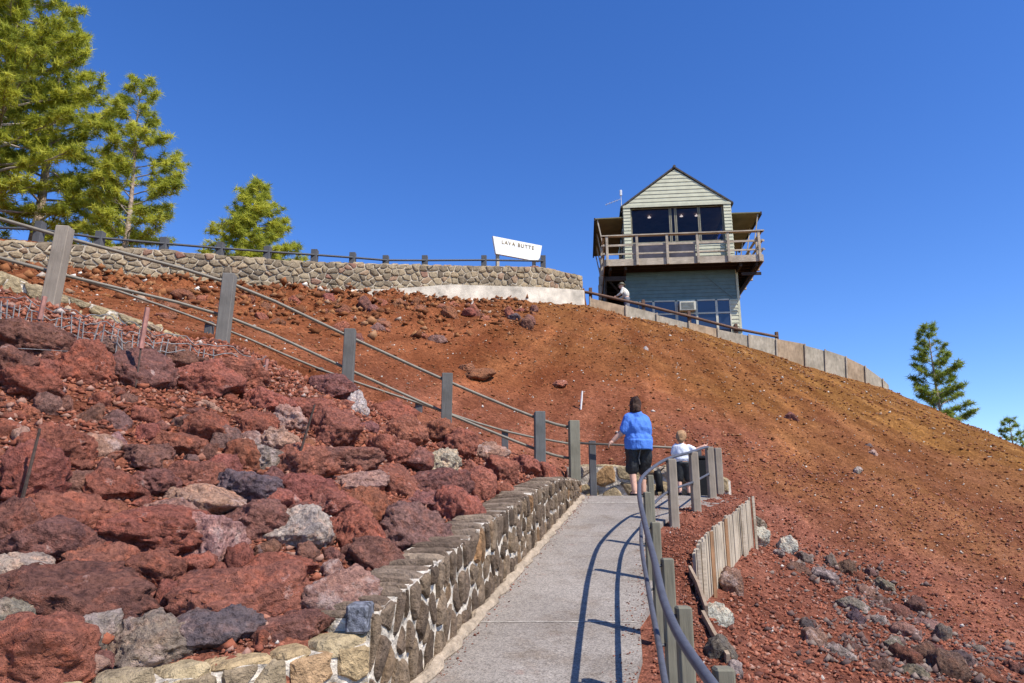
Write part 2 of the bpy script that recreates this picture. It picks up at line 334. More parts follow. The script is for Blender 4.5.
def ground(x,y,detail=True):
    x=np.asarray(x,float);y=np.asarray(y,float)
    z=rbf(x,y)
    d,rv=polydist(x,y,RIM,[p.z for p in RIM])
    ter=inpoly(x,y,TERR); lift=np.where(x<3.0,1.0,.15)
    z=np.where(ter,rv+lift*np.clip(d/.3,0,1)*np.where(x<3,1,1),z)
    z=np.where(~ter&((y>45)|(x<-25)),np.minimum(z,cone(x,y)+2),z)
    if detail:
        far=np.clip((np.hypot(x,y)-5)/20,0,1)
        nz=fbm(x*1.1,y*1.1,x*0+3,3)*(.05+.03*far)+fbm(x*5,y*5,x*0+8,3)*.022
        an=np.arctan2(x-CC[0],CC[1]-y); rr_=np.hypot(x-CC[0],y-CC[1]); nz=nz+fbm(an*22,rr_*.16,x*0+5,3)*.10*far*(rr_>13)
        # rougher ground below the summit wall
        wd=np.clip(1-d/7,0,1)*(x<3)*(~ter)*np.clip((-x-1)/4+.25,.12,1)
        nz=nz+wd*np.abs(fbm(x*2.2,y*2.2,x*0+1,5))*.42-wd*.14
        z=np.where(ter,z,z+nz)
    pz=pathz(y)
    z=np.where(inpoly(x,y,SHOULD),pz-np.where(y>9.8,.0,.05)-.06*np.clip(x-leftx(y)-1.32,0,3)*(y<9.8)+(fbm(x*6,y*6,x*0,3)*.02 if detail else 0),z)
    z=np.where(inpoly(x,y,FRONT),pz-.02,z)
    du,uv=polydist(x,y,[(p.x,p.y) for p in NEARP],[p.z for p in NEARP])
    z=np.where(inpoly(x,y,UPPER),uv-.10,z)
    z=np.where(inpoly(x,y,LOWER),pz-.06,z)
    return np.maximum(z,-22)
def g1(x,y,detail=False): return float(ground(np.array([x]),np.array([y]),detail)[0])
def hit(px,py,y0=2.6,y1=45):
    Y=np.arange(y0,y1,.05); d=ray(px,py); x=d[0]/d[1]*Y; z=d[2]/d[1]*Y+CAMZ
    g=ground(x,Y,False); k=np.nonzero(z<=g)[0]
    k=k[0] if len(k) else len(Y)-1
    return Vector((x[k],Y[k],g[k]))
def axis(dense0,dense1,step,lo,hi,gr=1.09):
    a=list(np.arange(dense0,dense1+1e-6,step)); s=step; v=a[-1]
    while v<hi: s=min(s*gr,max(.22,(abs(v)-30)*.06)); v+=s; a.append(v)
    s=step; v=a[0]; b_=[]
    while v>lo: s=min(s*gr,max(.22,(abs(v)-20)*.08)); v-=s; b_.append(v)
    return np.array(b_[::-1]+a)
gx=axis(-8.5,6.5,.07,-75,90); gy=axis(1.5,14.2,.07,-40,110)
X,Y=np.meshgrid(gx,gy); Z=ground(X,Y)
nx,ny=len(gx),len(gy)
idx=np.arange(nx*ny).reshape(ny,nx)
faces=np.stack([idx[:-1,:-1],idx[:-1,1:],idx[1:,1:],idx[1:,:-1]],-1).reshape(-1,4)
def npmesh(name,V,Fc,rnd=None):
    m=bpy.data.meshes.new(name); V=np.asarray(V,np.float32); Fc=np.asarray(Fc,np.int32); k=Fc.shape[1]
    m.vertices.add(len(V)); m.vertices.foreach_set('co',V.ravel())
    m.loops.add(Fc.size); m.loops.foreach_set('vertex_index',Fc.ravel())
    m.polygons.add(len(Fc)); m.polygons.foreach_set('loop_start',np.arange(len(Fc),dtype=np.int32)*k)
    if rnd is not None:
        a=m.attributes.new('rnd','FLOAT','POINT'); a.data.foreach_set('value',np.asarray(rnd,np.float32))
    m.update(calc_edges=True); return m
hill=ob('hillside',npmesh('hillside',np.c_[X.ravel(),Y.ravel(),Z.ravel()],faces),GROUND,smooth=True); tag(hill,kind='structure')
PLAIN=simple('forest_plain',(.07,.075,.04),.95,.4,.02)
mb=MB(); mb.add([(-4000,-4000,-21.6),(4000,-4000,-21.6),(4000,4000,-21.6),(-4000,4000,-21.6)],[(0,1,2,3)]); tag(mb.build('ground',PLAIN),kind='structure')
# paths: thin slabs with real thickness
def strip(name,L,Rr,mat,th=.07,seams=()):
    mb=MB(); vs=[]
    for a,b_ in zip(L,Rr):
        for k in range(9):
            vs.append(Vector(a).lerp(Vector(b_),k/8))
    fs=[(i*9+k,i*9+k+1,(i+1)*9+k+1,(i+1)*9+k) for i in range(len(L)-1) for k in range(8)]
    mb.add(vs,fs)
    for side in (0,8):
        e=[vs[i*9+side] for i in range(len(L))]; mb.add(e+[p-Vector((0,0,th)) for p in e],[(i,i+1,len(e)+i+1,len(e)+i) for i in range(len(e)-1)])
    return tag(mb.build(name,mat),kind='structure')
ys=[-2.5]+list(np.arange(0,11.5,.33))+[11.45]
Lp=[];Rp=[]
for y in ys:
    w=1.30+.05*math.sin(y*2.1)+.03*math.sin(y*5.3)
    Lp.append((float(leftx(y)),y,float(pathz(y)))); Rp.append((float(leftx(y))+w+max(0,(y-9.8))*.75,y-max(0,(y-9.8))*.12,float(pathz(y-max(0,(y-9.8))*.12))))
Lp+=[(1.05,11.8,CAMZ+.392),(1.05,12.4,CAMZ+.392),(1.0,13.35,CAMZ+.392)]; Rp+=[(3.0,11.6,CAMZ+.392),(3.15,12.2,CAMZ+.392),(3.4,12.9,CAMZ+.392)]
strip('paved_path',Lp,Rp,PAVE)
U=smooth_pts(NEARP,4); V_=smooth_pts(FARP,4)
strip('upper_path',[p-Vector((0,0,.045)) for p in U],[p-Vector((0,0,.045)) for p in V_],PAVE)
# joints in the paving: pale strips
mb=MB()
for y in (5.55,10.9):
    a=Vector((float(leftx(y))+.02,y,float(pathz(y))+.004)); w=1.2 if y<8 else 1.45
    for k in range(6):
        t0,t1=k/6,(k+1)/6; j=.006*math.sin(k*7+y); wd=.008 if y<8 else .03
        p=a+Vector((w*t0,j,.182*j));q=a+Vector((w*t1,-j,-.182*j))
        mb.add([p-Vector((0,wd,wd*.182)),q-Vector((0,wd,wd*.182)),q+Vector((0,wd,wd*.182)),p+Vector((0,wd,wd*.182))],[(0,1,2,3)])
tag(mb.build('path_joints',simple('joint_sealant',(.44,.39,.33),.95,.4,20)),kind='structure')
# ------------------------------------------------------------------ loose gravel (stuff)
octv=np.array([(1,0,0),(-1,0,0),(0,1,0),(0,-1,0),(0,0,1),(0,0,-1)],float)
octf=np.array([(0,2,4),(2,1,4),(1,3,4),(3,0,4),(2,0,5),(1,2,5),(3,1,5),(0,3,5)])
def gravel(name,x,y,size,mat,label,z=None):
    n=len(x); z=ground(x,y) if z is None else z
    a=rng.random(n)*6.28; V=octv[None]*(1+rng.uniform(-.45,.45,(n,6,1)))*(size[:,None,None]*rng.uniform(.6,1.2,(n,1,3)))
    V=V+rng.normal(0,.18,(n,6,3))*size[:,None,None]
    ca,sa=np.cos(a)[:,None],np.sin(a)[:,None]
    X=V[...,0]*ca-V[...,1]*sa+.3*V[...,2]; Yv=V[...,0]*sa+V[...,1]*ca-.2*V[...,2]; Zv=V[...,2]*.75
    V=np.stack([X+x[:,None],Yv+y[:,None],Zv+(z+size*.3)[:,None]],-1).reshape(-1,3)
    Fc=(octf[None]+(np.arange(n)*6)[:,None,None]).reshape(-1,3)
    o=ob(name,npmesh(name,V,Fc,np.repeat(rng.random(n),6)),mat); tag(o,label,'gravel',kind='stuff'); return o
def sample(n,x0,x1,y0,y1,ok,power=1.5,ref=4):
    xs=[];ys_=[];t=0
    while t<n:
        x=rng.uniform(x0,x1,n*3);y=rng.uniform(y0,y1,n*3)
        w=np.clip((ref/np.hypot(x,y))**power,0,1); k=(rng.random(n*3)<w)&ok(x,y)
        xs.append(x[k]);ys_.append(y[k]);t+=k.sum()
    return np.concatenate(xs)[:n],np.concatenate(ys_)[:n]
inpath=lambda x,y: inpoly(x,y,LOWER)|inpoly(x,y,UPPER)|inpoly(x,y,TERR)
nearx=[p.x for p in NEARP]; neary=[p.y for p in NEARP]
leftok=lambda x,y:(~inpath(x,y))&(x<leftx(y)-.36)&(y>3.2-(x+1.6)*.0)&(y<np.interp(x,nearx,neary)-.05)&(~inpoly(x,y,FRONT))&(y>2.4)
x,y=sample(42000,-9,1,2.4,11.6,leftok,1.3,3.5); s=.008+.022*rng.random(42000)**2.2
s*=np.clip(np.hypot(x,y)/6,.6,1.8)
gravel('rock_slope_gravel',x,y,s,GRAV,'red crushed cinder gravel filling the gaps between the lava boulders')
shok=lambda x,y: inpoly(x,y,SHOULD)&~inpoly(x,y,[(p[0]+(.1 if 0 else 0),p[1]) for p in LOWER])
x,y=sample(9000,.4,4,2,13,shok,1.0,3); s=.006+.014*rng.random(9000)**2
x2,y2=sample(3500,-9,1,2.4,11.6,leftok,1.0,3.5); s2=.022+.04*rng.random(3500)**2
gravel('rock_slope_rubble',x2,y2,s2,GRAV,'broken fist sized lava rubble packed between the boulders')
gravel('path_shoulder_gravel',x,y,s,GRAV,'loose red gravel on the strip between handrail posts and slat fence')
n_=1500; yy=rng.uniform(2.5,12.5,n_); e_=rng.random(n_); side=rng.random(n_)<.6; k_=np.abs(rng.normal(0,.09,n_))
xx=np.where(side,leftx(yy)+1.28-k_,leftx(yy)+.07+k_*.6)
gravel('spilled_cinders',xx,yy,.004+.007*rng.random(n_)**2,GRAV,'small red cinders spilled along both edges of the paved path',z=pathz(yy))
rok=lambda x,y:(~inpath(x,y))&(~inpoly(x,y,SHOULD))&(x>leftx(y)+1.3)&((y>np.interp(x,[1,2.5,4],[13.3,13.5,12]))|(x>np.interp(y,[0,5.3,7.5,11.2],[1.2,1.4,1.9,3.6])))
x,y=sample(38000,1.2,14,4,16,rok,1.3,5); s=.008+.03*rng.random(38000)**2.5
gravel('lower_cinder_gravel',x,y,s,GRAV,'fine red brown cinders covering the slope right of the slat fence')
hok=lambda x,y:(~inpath(x,y))&(~inpoly(x,y,SHOULD))&(y>np.interp(x,[-9,-5.8,0,3.5,6],[9,10.6,12.7,13.8,10]))
x,y=sample(2600,-12,30,11,34,hok,.6,14); s=.010+.022*rng.random(2600)**3
gravel('pale_pebbles',x,y,s,stonemat('pale_pebble',[(0,(.40,.33,.26)),(1,(.66,.60,.52))]),'small pale pebbles scattered thinly over the big cinder slope')
x,y=sample(60000,-16,32,9,36,hok,1.2,12); s=(.007+.038*rng.random(60000)**6)*np.clip(np.hypot(x,y)/16,.8,1.6)
gravel('hillside_gravel',x,y,s,GRAV2,'orange brown cinders with scattered pale stones covering the big slope')
def near_wall(x,y):
    d,_=polydist(x,y,RIM,[0]*len(RIM)); return hok(x,y)&(x<.5-0*d)&(rng.random(len(x))<np.clip(1-d/(5.5+.25*(-x)),0,1)**1.3)
x,y=sample(3400,-15,1,12,28,near_wall,.6,16); s=.03+.13*rng.random(3400)**3
gravel('wall_foot_rubble',x,y,s,GRAV2,'tumbled orange brown lava rubble below the summit stone wall')
# ------------------------------------------------------------------ boulders
def boulder_mesh(seed,sub=4,layer=0.0,cuts=9,asp=(1,.85,.7)):
    r=np.random.default_rng(seed); bm=bmesh.new(); bmesh.ops.create_icosphere(bm,subdivisions=sub,radius=1)
    D=np.array([v.co[:] for v in bm.verts]); Fc=[[v.index for v in f.verts] for f in bm.faces]; bm.free()
    o=r.random(3)*60; rad=np.ones(len(D))
    for k in range(cuts):   # broken flat faces
        nrm=r.normal(size=3); nrm/=np.linalg.norm(nrm); h=r.uniform(.58,.92)
        d=D@nrm; rad=np.minimum(rad,np.where(d>.05,h/np.maximum(d,.05)+.02,9))
    V=D*rad[:,None]; P=V*np.array(asp)[None]
    n1=fbm(P[:,0]*1.3+o[0],P[:,1]*1.3+o[1],P[:,2]*1.3+o[2],2)
    n2=fbm(P[:,0]*3.6+o[1],P[:,1]*3.6+o[2],P[:,2]*3.6*(1+layer)+o[0],5,.6)
    rdg=1-np.abs(fbm(P[:,0]*2.6+o[2],P[:,1]*2.6+o[0],P[:,2]*2.6*(1+layer*2)+o[1],3))
    n5=np.abs(fbm(P[:,0]*9+o[0],P[:,1]*9+o[2],P[:,2]*9+o[1],3,.6)); n6=vnoise(P[:,0]*6+o[1],P[:,1]*6+o[0],P[:,2]*6)
    k=1+.13*n1+.10*n2-.13*np.clip(rdg-.82,0,1)*7*.5+.07*(n5-.3)-.08*np.clip(n6-.3,0,1)*2
    if layer: k=k+layer*.05*np.sin(P[:,2]*24+n1*4)
    V=V*k[:,None]
    me=bpy.data.meshes.new('boulder'); me.from_pydata(V.tolist(),[],Fc); me.update(); me.polygons.foreach_set('use_smooth',[True]*len(Fc)); return me
COLS={'R':((.35,.132,.086),'rust red'),'D':((.25,.117,.088),'dull maroon'),'P':((.45,.26,.195),'pale pink'),'G':((.31,.25,.20),'grey'),'T':((.58,.48,.36),'tan'),'O':((.37,.145,.09),'orange red'),'W':((.56,.51,.44),'chalky white'),'K':((.17,.125,.12),'dark charcoal'),'V':((.25,.142,.112),'purplish grey'),'B':((.30,.13,.07),'orange brown')}
def place(mesh,px,py,w,h,col,rot=None,sink=.12,parent=None,name='lava_boulder',size_k=1.0):
    q=hit(px,py+h*.22); dist=math.hypot(q.x,q.y,q.z-CAMZ)
    mpp=dist/F
    a=w*mpp/2*1.2*size_k; c=h*mpp/2*1.42*size_k; b_=(a+c)/2*1.0
    o=bpy.data.objects.new(name,mesh); COL.objects.link(o)
    if not mesh.materials: mesh.materials.append(LAVA)
    rz=-math.atan2(q.x,q.y)
    o.location=(q.x,q.y+b_*.25,q.z+c*.35-c*sink); o.scale=(a,b_,c); o.rotation_euler=(random.uniform(-.1,.1),(rot if rot is not None else random.uniform(-.2,.2)),rz+random.uniform(-.2,.2))
    cc=COLS[col][0]; j=random.uniform(.88,1.12)*(.72 if name=='loose_rock' and col not in 'W' else 1); o.color=(cc[0]*j,cc[1]*j*random.uniform(.93,1.07),cc[2]*j*random.uniform(.9,1.1),1)
    if col in 'PTWG':
        o.material_slots[0].link='OBJECT'; o.material_slots[0].material=LAVAW if col in 'PG' and random.random()<.75 else LAVA
    return o
BIG=[(20,342,62,28,'D'),(75,372,50,38,'R'),(131,374,66,38,'D'),(172,361,60,26,'D'),(195,386,52,34,'R'),(22,390,42,30,'R'),(5,370,36,28,'D'),(45,375,30,18,'R'),(62,340,24,12,'O'),(105,347,36,16,'V'),(232,376,50,26,'R'),
(262,403,44,24,'R'),(305,409,42,24,'R'),(325,390,46,26,'D'),(357,410,15,26,'W'),(287,422,32,26,'P'),(247,426,38,22,'R'),(206,436,40,28,'R'),(222,444,28,22,'V'),(276,446,33,24,'P'),(260,461,40,22,'G'),(240,457,26,24,'O'),
(50,453,48,36,'R'),(96,450,30,20,'P'),(112,444,18,20,'P'),(142,460,40,28,'D'),(176,447,48,22,'R'),(20,462,26,16,'D'),(80,467,18,8,'R'),(332,432,46,34,'R'),(342,458,62,26,'D'),(303,468,52,30,'R'),(352,484,52,18,'P'),(240,490,46,28,'K'),(205,504,52,28,'P'),(192,480,44,20,'R'),(300,494,56,26,'R'),(394,486,36,34,'R'),(440,466,34,24,'T'),(384,450,46,26,'R'),(400,434,42,24,'O'),(432,436,36,22,'R'),(458,449,34,24,'R'),(440,488,64,28,'D'),(479,491,30,28,'R'),(500,474,34,28,'R'),(524,470,34,20,'R'),(484,457,40,20,'P'),(455,513,44,32,'R'),(424,503,34,18,'D'),(409,535,66,44,'V'),(366,512,48,30,'R'),(374,560,60,38,'D'),(354,536,42,38,'R'),(294,535,48,34,'T'),(250,524,46,32,'D'),(330,506,44,26,'O'),(206,537,56,38,'P'),(147,539,98,36,'R'),(172,514,50,24,'P'),(118,519,42,20,'O'),(58,521,76,34,'O'),(50,553,82,34,'D'),(58,556,22,20,'O'),(8,530,38,38,'D'),(20,490,50,54,'R'),(112,494,52,26,'R'),(70,488,36,24,'D'),(150,487,40,20,'D'),(14,581,56,36,'T'),(60,603,120,46,'D'),(98,573,56,30,'O'),(148,575,58,30,'R'),(240,600,122,46,'R'),(208,639,80,32,'K'),(142,655,64,44,'G'),(88,641,46,30,'G'),(30,665,96,48,'R'),(330,601,72,44,'P'),(286,633,56,20,'D'),(280,570,64,18,'R'),(388,414,40,22,'R'),(414,462,28,20,'D'),(275,500,30,20,'R'),(5,625,40,26,'G')]
TH=[352,378,400,430,452,470,490,508,530,545,565,590,615]
rows=['highest row beside the wire fence','row just under the wire fence','row below the loose bottom wire','row level with third rail post foot','row level with pale disc rock','row just beneath pale disc rock','row level with dark charcoal rock','row beneath the dark charcoal rock','row above the tan hollow boulder','row level with tan hollow boulder','row under the tan hollow boulder','row above the two longest boulders','row of the two longest boulders','bottom row against the front wall']
rowof=lambda py: sum(py>=t for t in TH)
ordn=['first','second','third','fourth','fifth','sixth','seventh','eighth','ninth','tenth','eleventh','twelfth','thirteenth','fourteenth','fifteenth','sixteenth','seventeenth','eighteenth','nineteenth','twentieth']
byrow={}
for i,t in enumerate(BIG): byrow.setdefault(rowof(t[1]),[]).append(i)
rank={}
for r_,l in byrow.items():
    for k,i in enumerate(sorted(l,key=lambda i:BIG[i][0])): rank[i]=(k,r_)
SPECIAL={(147,539):'long layered red boulder streaked with white mid slope',(294,535):'angular tan boulder with sharp edges over a dark hollow mid slope',(240,490):'dark charcoal knobbly rock standing out among the pale pink rocks',(276,446):'pale pink disc shaped rock with flat round face below the rail posts',(60,603):'longest maroon grey boulder at left with a smooth rounded back',(240,600):'long rust red boulder with deep shadow beneath, behind the front wall',(208,639):'dark charcoal boulder resting directly on top of the front wall',(330,601):'big pale pink grey boulder beside the blue grey corner stone',(357,410):'small chalky white stone at the foot of the third rail post',(374,560):'maroon boulder overhanging the cap stones of the path wall',(409,535):'grey brown pitted boulder leaning on the cap of the path wall',(30,665):'big red boulder in the bottom left corner',(14,581):'tan bleached boulder cut by the left picture edge',(394,486):'round smooth red boulder right of the slope centre',(440,466):'tan and white rock above the long maroon boulder near the path wall'}
for i,(px,py,w,h,c) in enumerate(BIG):
    sub=5 if w>=32 else 4
    me=boulder_mesh(100+i,sub,layer=.9 if (px,py)==(147,539) else (.4 if i%5==0 else 0),cuts=8+i%7,asp=(1,.5+.5*h/w,h/w))
    o=place(me,px,py,w,h,c,size_k=1.12 if px>190 and w<60 else 1.0,rot=(-.12 if px>250 else .05)+random.uniform(-.12,.12))
    k,r_=rank[i]; sz='large' if w>=60 else 'middling' if w>=38 else 'small'
    lab=SPECIAL.get((px,py)) or f"{sz} {COLS[c][1]} boulder, {ordn[k]} from left in {rows[r_]}"
    tag(o,lab,'boulder','lava boulders of the planted rock slope')
# small rocks filling the gaps
base=[boulder_mesh(900+i,4,cuts=9+i%4,asp=(.6,.55,.5)) for i in range(14)]
for b_ in base: b_.materials.append(LAVA)
used=[(t[0],t[1],t[2]*.5,t[3]*.5) for t in BIG]
cnt=0; tries=0
while cnt<150 and tries<8000:
    tries+=1
    px=random.uniform(-5,575); lo=np.interp(px,[0,75,222,347,446,540,575],[345,360,385,405,447,476,490]); hi=np.interp(px,[0,110,350,430,520,575],[690,672,635,548,494,482])
    py=random.uniform(lo,hi); w=random.uniform(15,36)*(.7+.5*(py-340)/340)*(1.2 if px>190 and py<500 else 1)
    if 395<py<440 and px<190 and random.random()<.85: continue
    if 560<py<630 and 150<px<330 and random.random()<.7: continue
    if any(((px-a)/(c+w*.32))**2+((py-b_)/(d+w*.24))**2<1 for a,b_,c,d in used): continue
    q=hit(px,py)
    if not leftok(np.array([q.x]),np.array([q.y]))[0]: continue
    used.append((px,py,w*.5,w*.35)); cnt+=1
    o=place(random.choice(base),px,py,w,w*random.uniform(.55,.8),random.choice('RRRRDDPOV'),rot=random.uniform(-3,3),name='lava_rock',sink=.2)
    tag(o,'small lava rock wedged in a gap between the bigger boulders of the left slope','rock','small rocks between the boulders')
RIGHT=[(760,537,22,20,'W'),(757,524,18,12,'G'),(788,546,17,15,'W'),(800,569,20,11,'V'),(806,557,16,12,'G'),(827,576,26,18,'G'),(848,568,18,16,'V'),(832,561,10,13,'G'),(870,572,12,11,'V'),(859,575,12,8,'O'),(884,584,18,14,'G'),(866,592,13,18,'P'),(850,603,30,12,'G'),(858,618,16,16,'K'),(883,604,22,14,'V'),(900,613,26,16,'D'),(916,605,20,18,'V'),(880,620,16,12,'G'),(906,631,24,18,'P'),(930,624,34,18,'P'),(944,634,16,26,'G'),(814,640,26,22,'P'),(805,625,15,14,'K'),(840,653,28,16,'G'),(853,646,15,18,'V'),(880,666,20,24,'V'),(895,645,20,16,'G'),(906,655,24,20,'D'),(926,652,24,22,'V'),(946,667,32,30,'V'),(965,660,22,18,'K'),(916,675,26,16,'G'),(980,652,13,11,'G'),(1018,668,18,15,'D'),(962,650,14,8,'O'),(990,676,24,12,'R'),(732,582,30,28,'P'),(718,622,30,26,'W'),(722,652,26,26,'G'),(737,672,16,16,'G'),(780,553,10,7,'G'),(938,652,16,12,'D')]
wh={(732,582):'smooth pinkish brown double lobed boulder at the foot of the slat fence',(718,622):'bright white block below the near end of the slat fence',(760,537):'half white half dark rock at the far end of the slat fence',(788,546):'white topped rock with dark underside, just right of the fence end',(757,524):'flat grey rock behind the far end of the slat fence',(722,652):'tan grey rock below the white block beside the edging board',(737,672):'small grey rock at the bottom below the tan grey rock by the edging board',(814,640):'pointed pink rock lying apart left of the rock pile',(805,625):'dark rock perched directly above the pointed pink rock',(980,652):'small pale capped rock alone right of the rock pile',(1018,668):'dull maroon rock at the right picture edge'}
rest=sorted([t for t in RIGHT if (t[0],t[1]) not in wh],key=lambda t:(t[1]//24,t[0]))
rlab={}
bands={}
for t in rest:
    k='upper trail' if t[1]<598 else 'middle' if t[1]<640 else 'lower'
    bands.setdefault(k,[]).append(t)
for k,l in bands.items():
    for j,t in enumerate(sorted(l,key=lambda t:t[0])): rlab[(t[0],t[1])]=f"{COLS[t[4]][1]} rock, {ordn[j]} from left in {k} part of right slope rock pile" if k!='upper trail' else f"{COLS[t[4]][1]} rock, {ordn[j]} from left in thin rock trail right of slat fence"
for i,(px,py,w,h,c) in enumerate(RIGHT):
    me=boulder_mesh(400+i,4,cuts=12)
    o=place(me,px,py,w,h,c,size_k=.92,rot=.35+random.uniform(-.3,.3) if (px,py)!=(732,582) else .5,name='loose_rock',sink=.45 if px>795 else .2)
    tag(o,wh.get((px,py)) or rlab[(px,py)],'rock','loose rocks on the right slope')
pile=[(t[0],t[1]) for t in RIGHT if t[0]>795]; px_=[];py_=[]
for k in range(1500):
    a,b_=random.choice(pile); q=hit(a+random.gauss(0,17),b_+random.gauss(0,10)+3)
    if q.x>2.2: px_.append(q.x);py_.append(q.y)
PILE=stonemat('pile_rubble',[(0,(.09,.06,.055)),(.4,(.16,.10,.085)),(.75,(.20,.15,.125)),(1,(.27,.20,.16))])
gravel('pile_rubble',np.array(px_),np.array(py_),.014+.05*rng.random(len(px_))**2,PILE,'dark and red rubble chips lying among the rocks of the right pile')
HI=[(478,375,34,12,'B','flat orange brown rock lying level with the fourth rail post'),(466,368,16,8,'B','small orange brown rock touching the flat rock below the hill centre'),(436,341,17,11,'V','purplish rock alone in the middle of the orange slope'),(376,329,15,12,'V','purplish rock near the third rail post top'),(560,384,15,7,'O','orange red rock above the fifth rail post'),(868,447,10,6,'K','dark rock highest on the right ochre slope'),(874,455,9,8,'P','pale pink rock just below a dark rock on the ochre slope'),(792,418,12,9,'D','maroon rock on the slope right of the two walkers'),(516,318,16,9,'K','dark rock under the white wall footing'),(645,350,8,6,'W','white stone below the timber barrier beneath the tower'),(858,472,7,6,'G','grey stone low on the ochre slope'),(633,297+18,12,7,'T','tan stone against the barrier near the leaning visitor')]
for px,py,w,h,c,l in HI: tag(place(random.choice(base),px,py,w,h,c,name='slope_rock'),l,'rock','rocks scattered over the cinder slope')
for i in range(62):
    px=150+random.random()**.8*385; t=random.random(); py=np.interp(px,[150,300,450,540],[288,296,302,308])+t*t*(40 if px<430 else 18)+3
    w=random.uniform(7,19); o=place(random.choice(base),px,py,w,w*.6,random.choice('BBORBD'),rot=random.uniform(-3,3),name='slope_rock',sink=.1)
    tag(o,'orange brown rock in the rubble band below the summit stone wall','rock','rubble below the summit wall')
# ------------------------------------------------------------------ stone walls
def clip(poly,nx_,ny_,d):
    out=[]
    for i in range(len(poly)):
        p,q=poly[i],poly[(i+1)%len(poly)]; a=p[0]*nx_+p[1]*ny_-d; b_=q[0]*nx_+q[1]*ny_-d
        if a<=0: out.append(p)
        if (a<0)!=(b_<0) and a!=b_:
            t=a/(a-b_); out.append((p[0]+(q[0]-p[0])*t,p[1]+(q[1]-p[1])*t))
    return out
def cells(W,H,cw,ch,gap,seed,jit=.42,hf=None):
    """irregular stone outlines on a W x H sheet"""
    r=random.Random(seed); P=[]
    nx_=max(1,round(W/cw)); ny_=max(1,round(H/ch))
    for j in range(ny_):
        for i in range(nx_): P.append(((i+.5+(.25 if j%2 else -.25)+r.uniform(-jit,jit))*W/nx_,(j+.5+r.uniform(-jit,jit))*H/ny_))
    kx=1/cw;ky=1/ch; out=[]
    for i,(x,y) in enumerate(P):
        poly=[(0,0),(W,0),(W,H),(0,H)]
        poly=[(max(x-2.2*cw,0),max(y-2.2*ch,0)),(min(x+2.2*cw,W),max(y-2.2*ch,0)),(min(x+2.2*cw,W),min(y+2.2*ch,H)),(max(x-2.2*cw,0),min(y+2.2*ch,H))]
        for k,(a,b_) in enumerate(P):
            if k==i or abs(a-x)>3*cw or abs(b_-y)>3*ch: continue
            dx,dy=(a-x)*kx*kx,(b_-y)*ky*ky
            ln=math.hypot(dx,dy)
            if ln<1e-9: continue
            mx_,my=(a+x)/2,(b_+y)/2; g=gap*r.uniform(.5,1.4)/2
            poly=clip(poly,dx/ln,dy/ln,(mx_*dx+my*dy)/ln-g)
            if len(poly)<3: break
        if len(poly)>=3: out.append(poly)
    return out
def stones(polys,mapf,depth,seed,rnd_fn=None,rough=.25):
    V=[];Fc=[];Rn=[]; r=random.Random(seed)
    for poly in polys:
        # resample outline & round corners
        pts=[]
        for i in range(len(poly)):
            p,q=poly[i],poly[(i+1)%len(poly)]
            for t in (.12,.5,.88) if math.hypot(q[0]-p[0],q[1]-p[1])>.03 else (.5,): pts.append((p[0]+(q[0]-p[0])*t,p[1]+(q[1]-p[1])*t))
        cx=sum(p[0] for p in pts)/len(pts); cy=sum(p[1] for p in pts)/len(pts); k=len(pts); val=r.random(); tx,ty=r.uniform(-.35,.35),r.uniform(-.35,.35)
        sz=math.sqrt(sum((p[0]-cx)**2+(p[1]-cy)**2 for p in pts)/k)
        if sz<.015: continue
        dd=depth*r.uniform(.45,1.4); n0=len(V)
        for s_,e in ((1.04,-.6),(1.0,.25),(.84,.8),(.45,1.0)):
            for p in pts:
                j=1+r.uniform(-.09,.09); x=cx+(p[0]-cx)*s_*j; y=cy+(p[1]-cy)*s_*j
                V.append(mapf(x,y,dd*e+ (r.uniform(-rough,rough)*dd*.35+((x-cx)*tx+(y-cy)*ty)*.25 if e>0 else 0))); Rn.append(val)
        V.append(mapf(cx,cy,dd*1.02)); Rn.append(val)
        for a in range(3):
            for i in range(k): Fc.append((n0+a*k+i,n0+a*k+(i+1)%k,n0+(a+1)*k+(i+1)%k,n0+(a+1)*k+i))
        for i in range(k): Fc.append((n0+3*k+i,n0+3*k+(i+1)%k,n0+4*k))
    m=bpy.data.meshes.new('stones'); m.from_pydata([tuple(v) for v in V],[],Fc); a=m.attributes.new('rnd','FLOAT','POINT'); a.data.foreach_set('value',Rn); m.update()
    return m
CAPM=stonemat('cap_stone',[(0,(.15,.105,.075)),(.4,(.215,.155,.11)),(.8,(.27,.20,.145)),(1,(.31,.23,.16))],.03,30,.5)
SMORT=simple('old_mortar',(.46,.385,.29),.95,.4,5,.02,20)
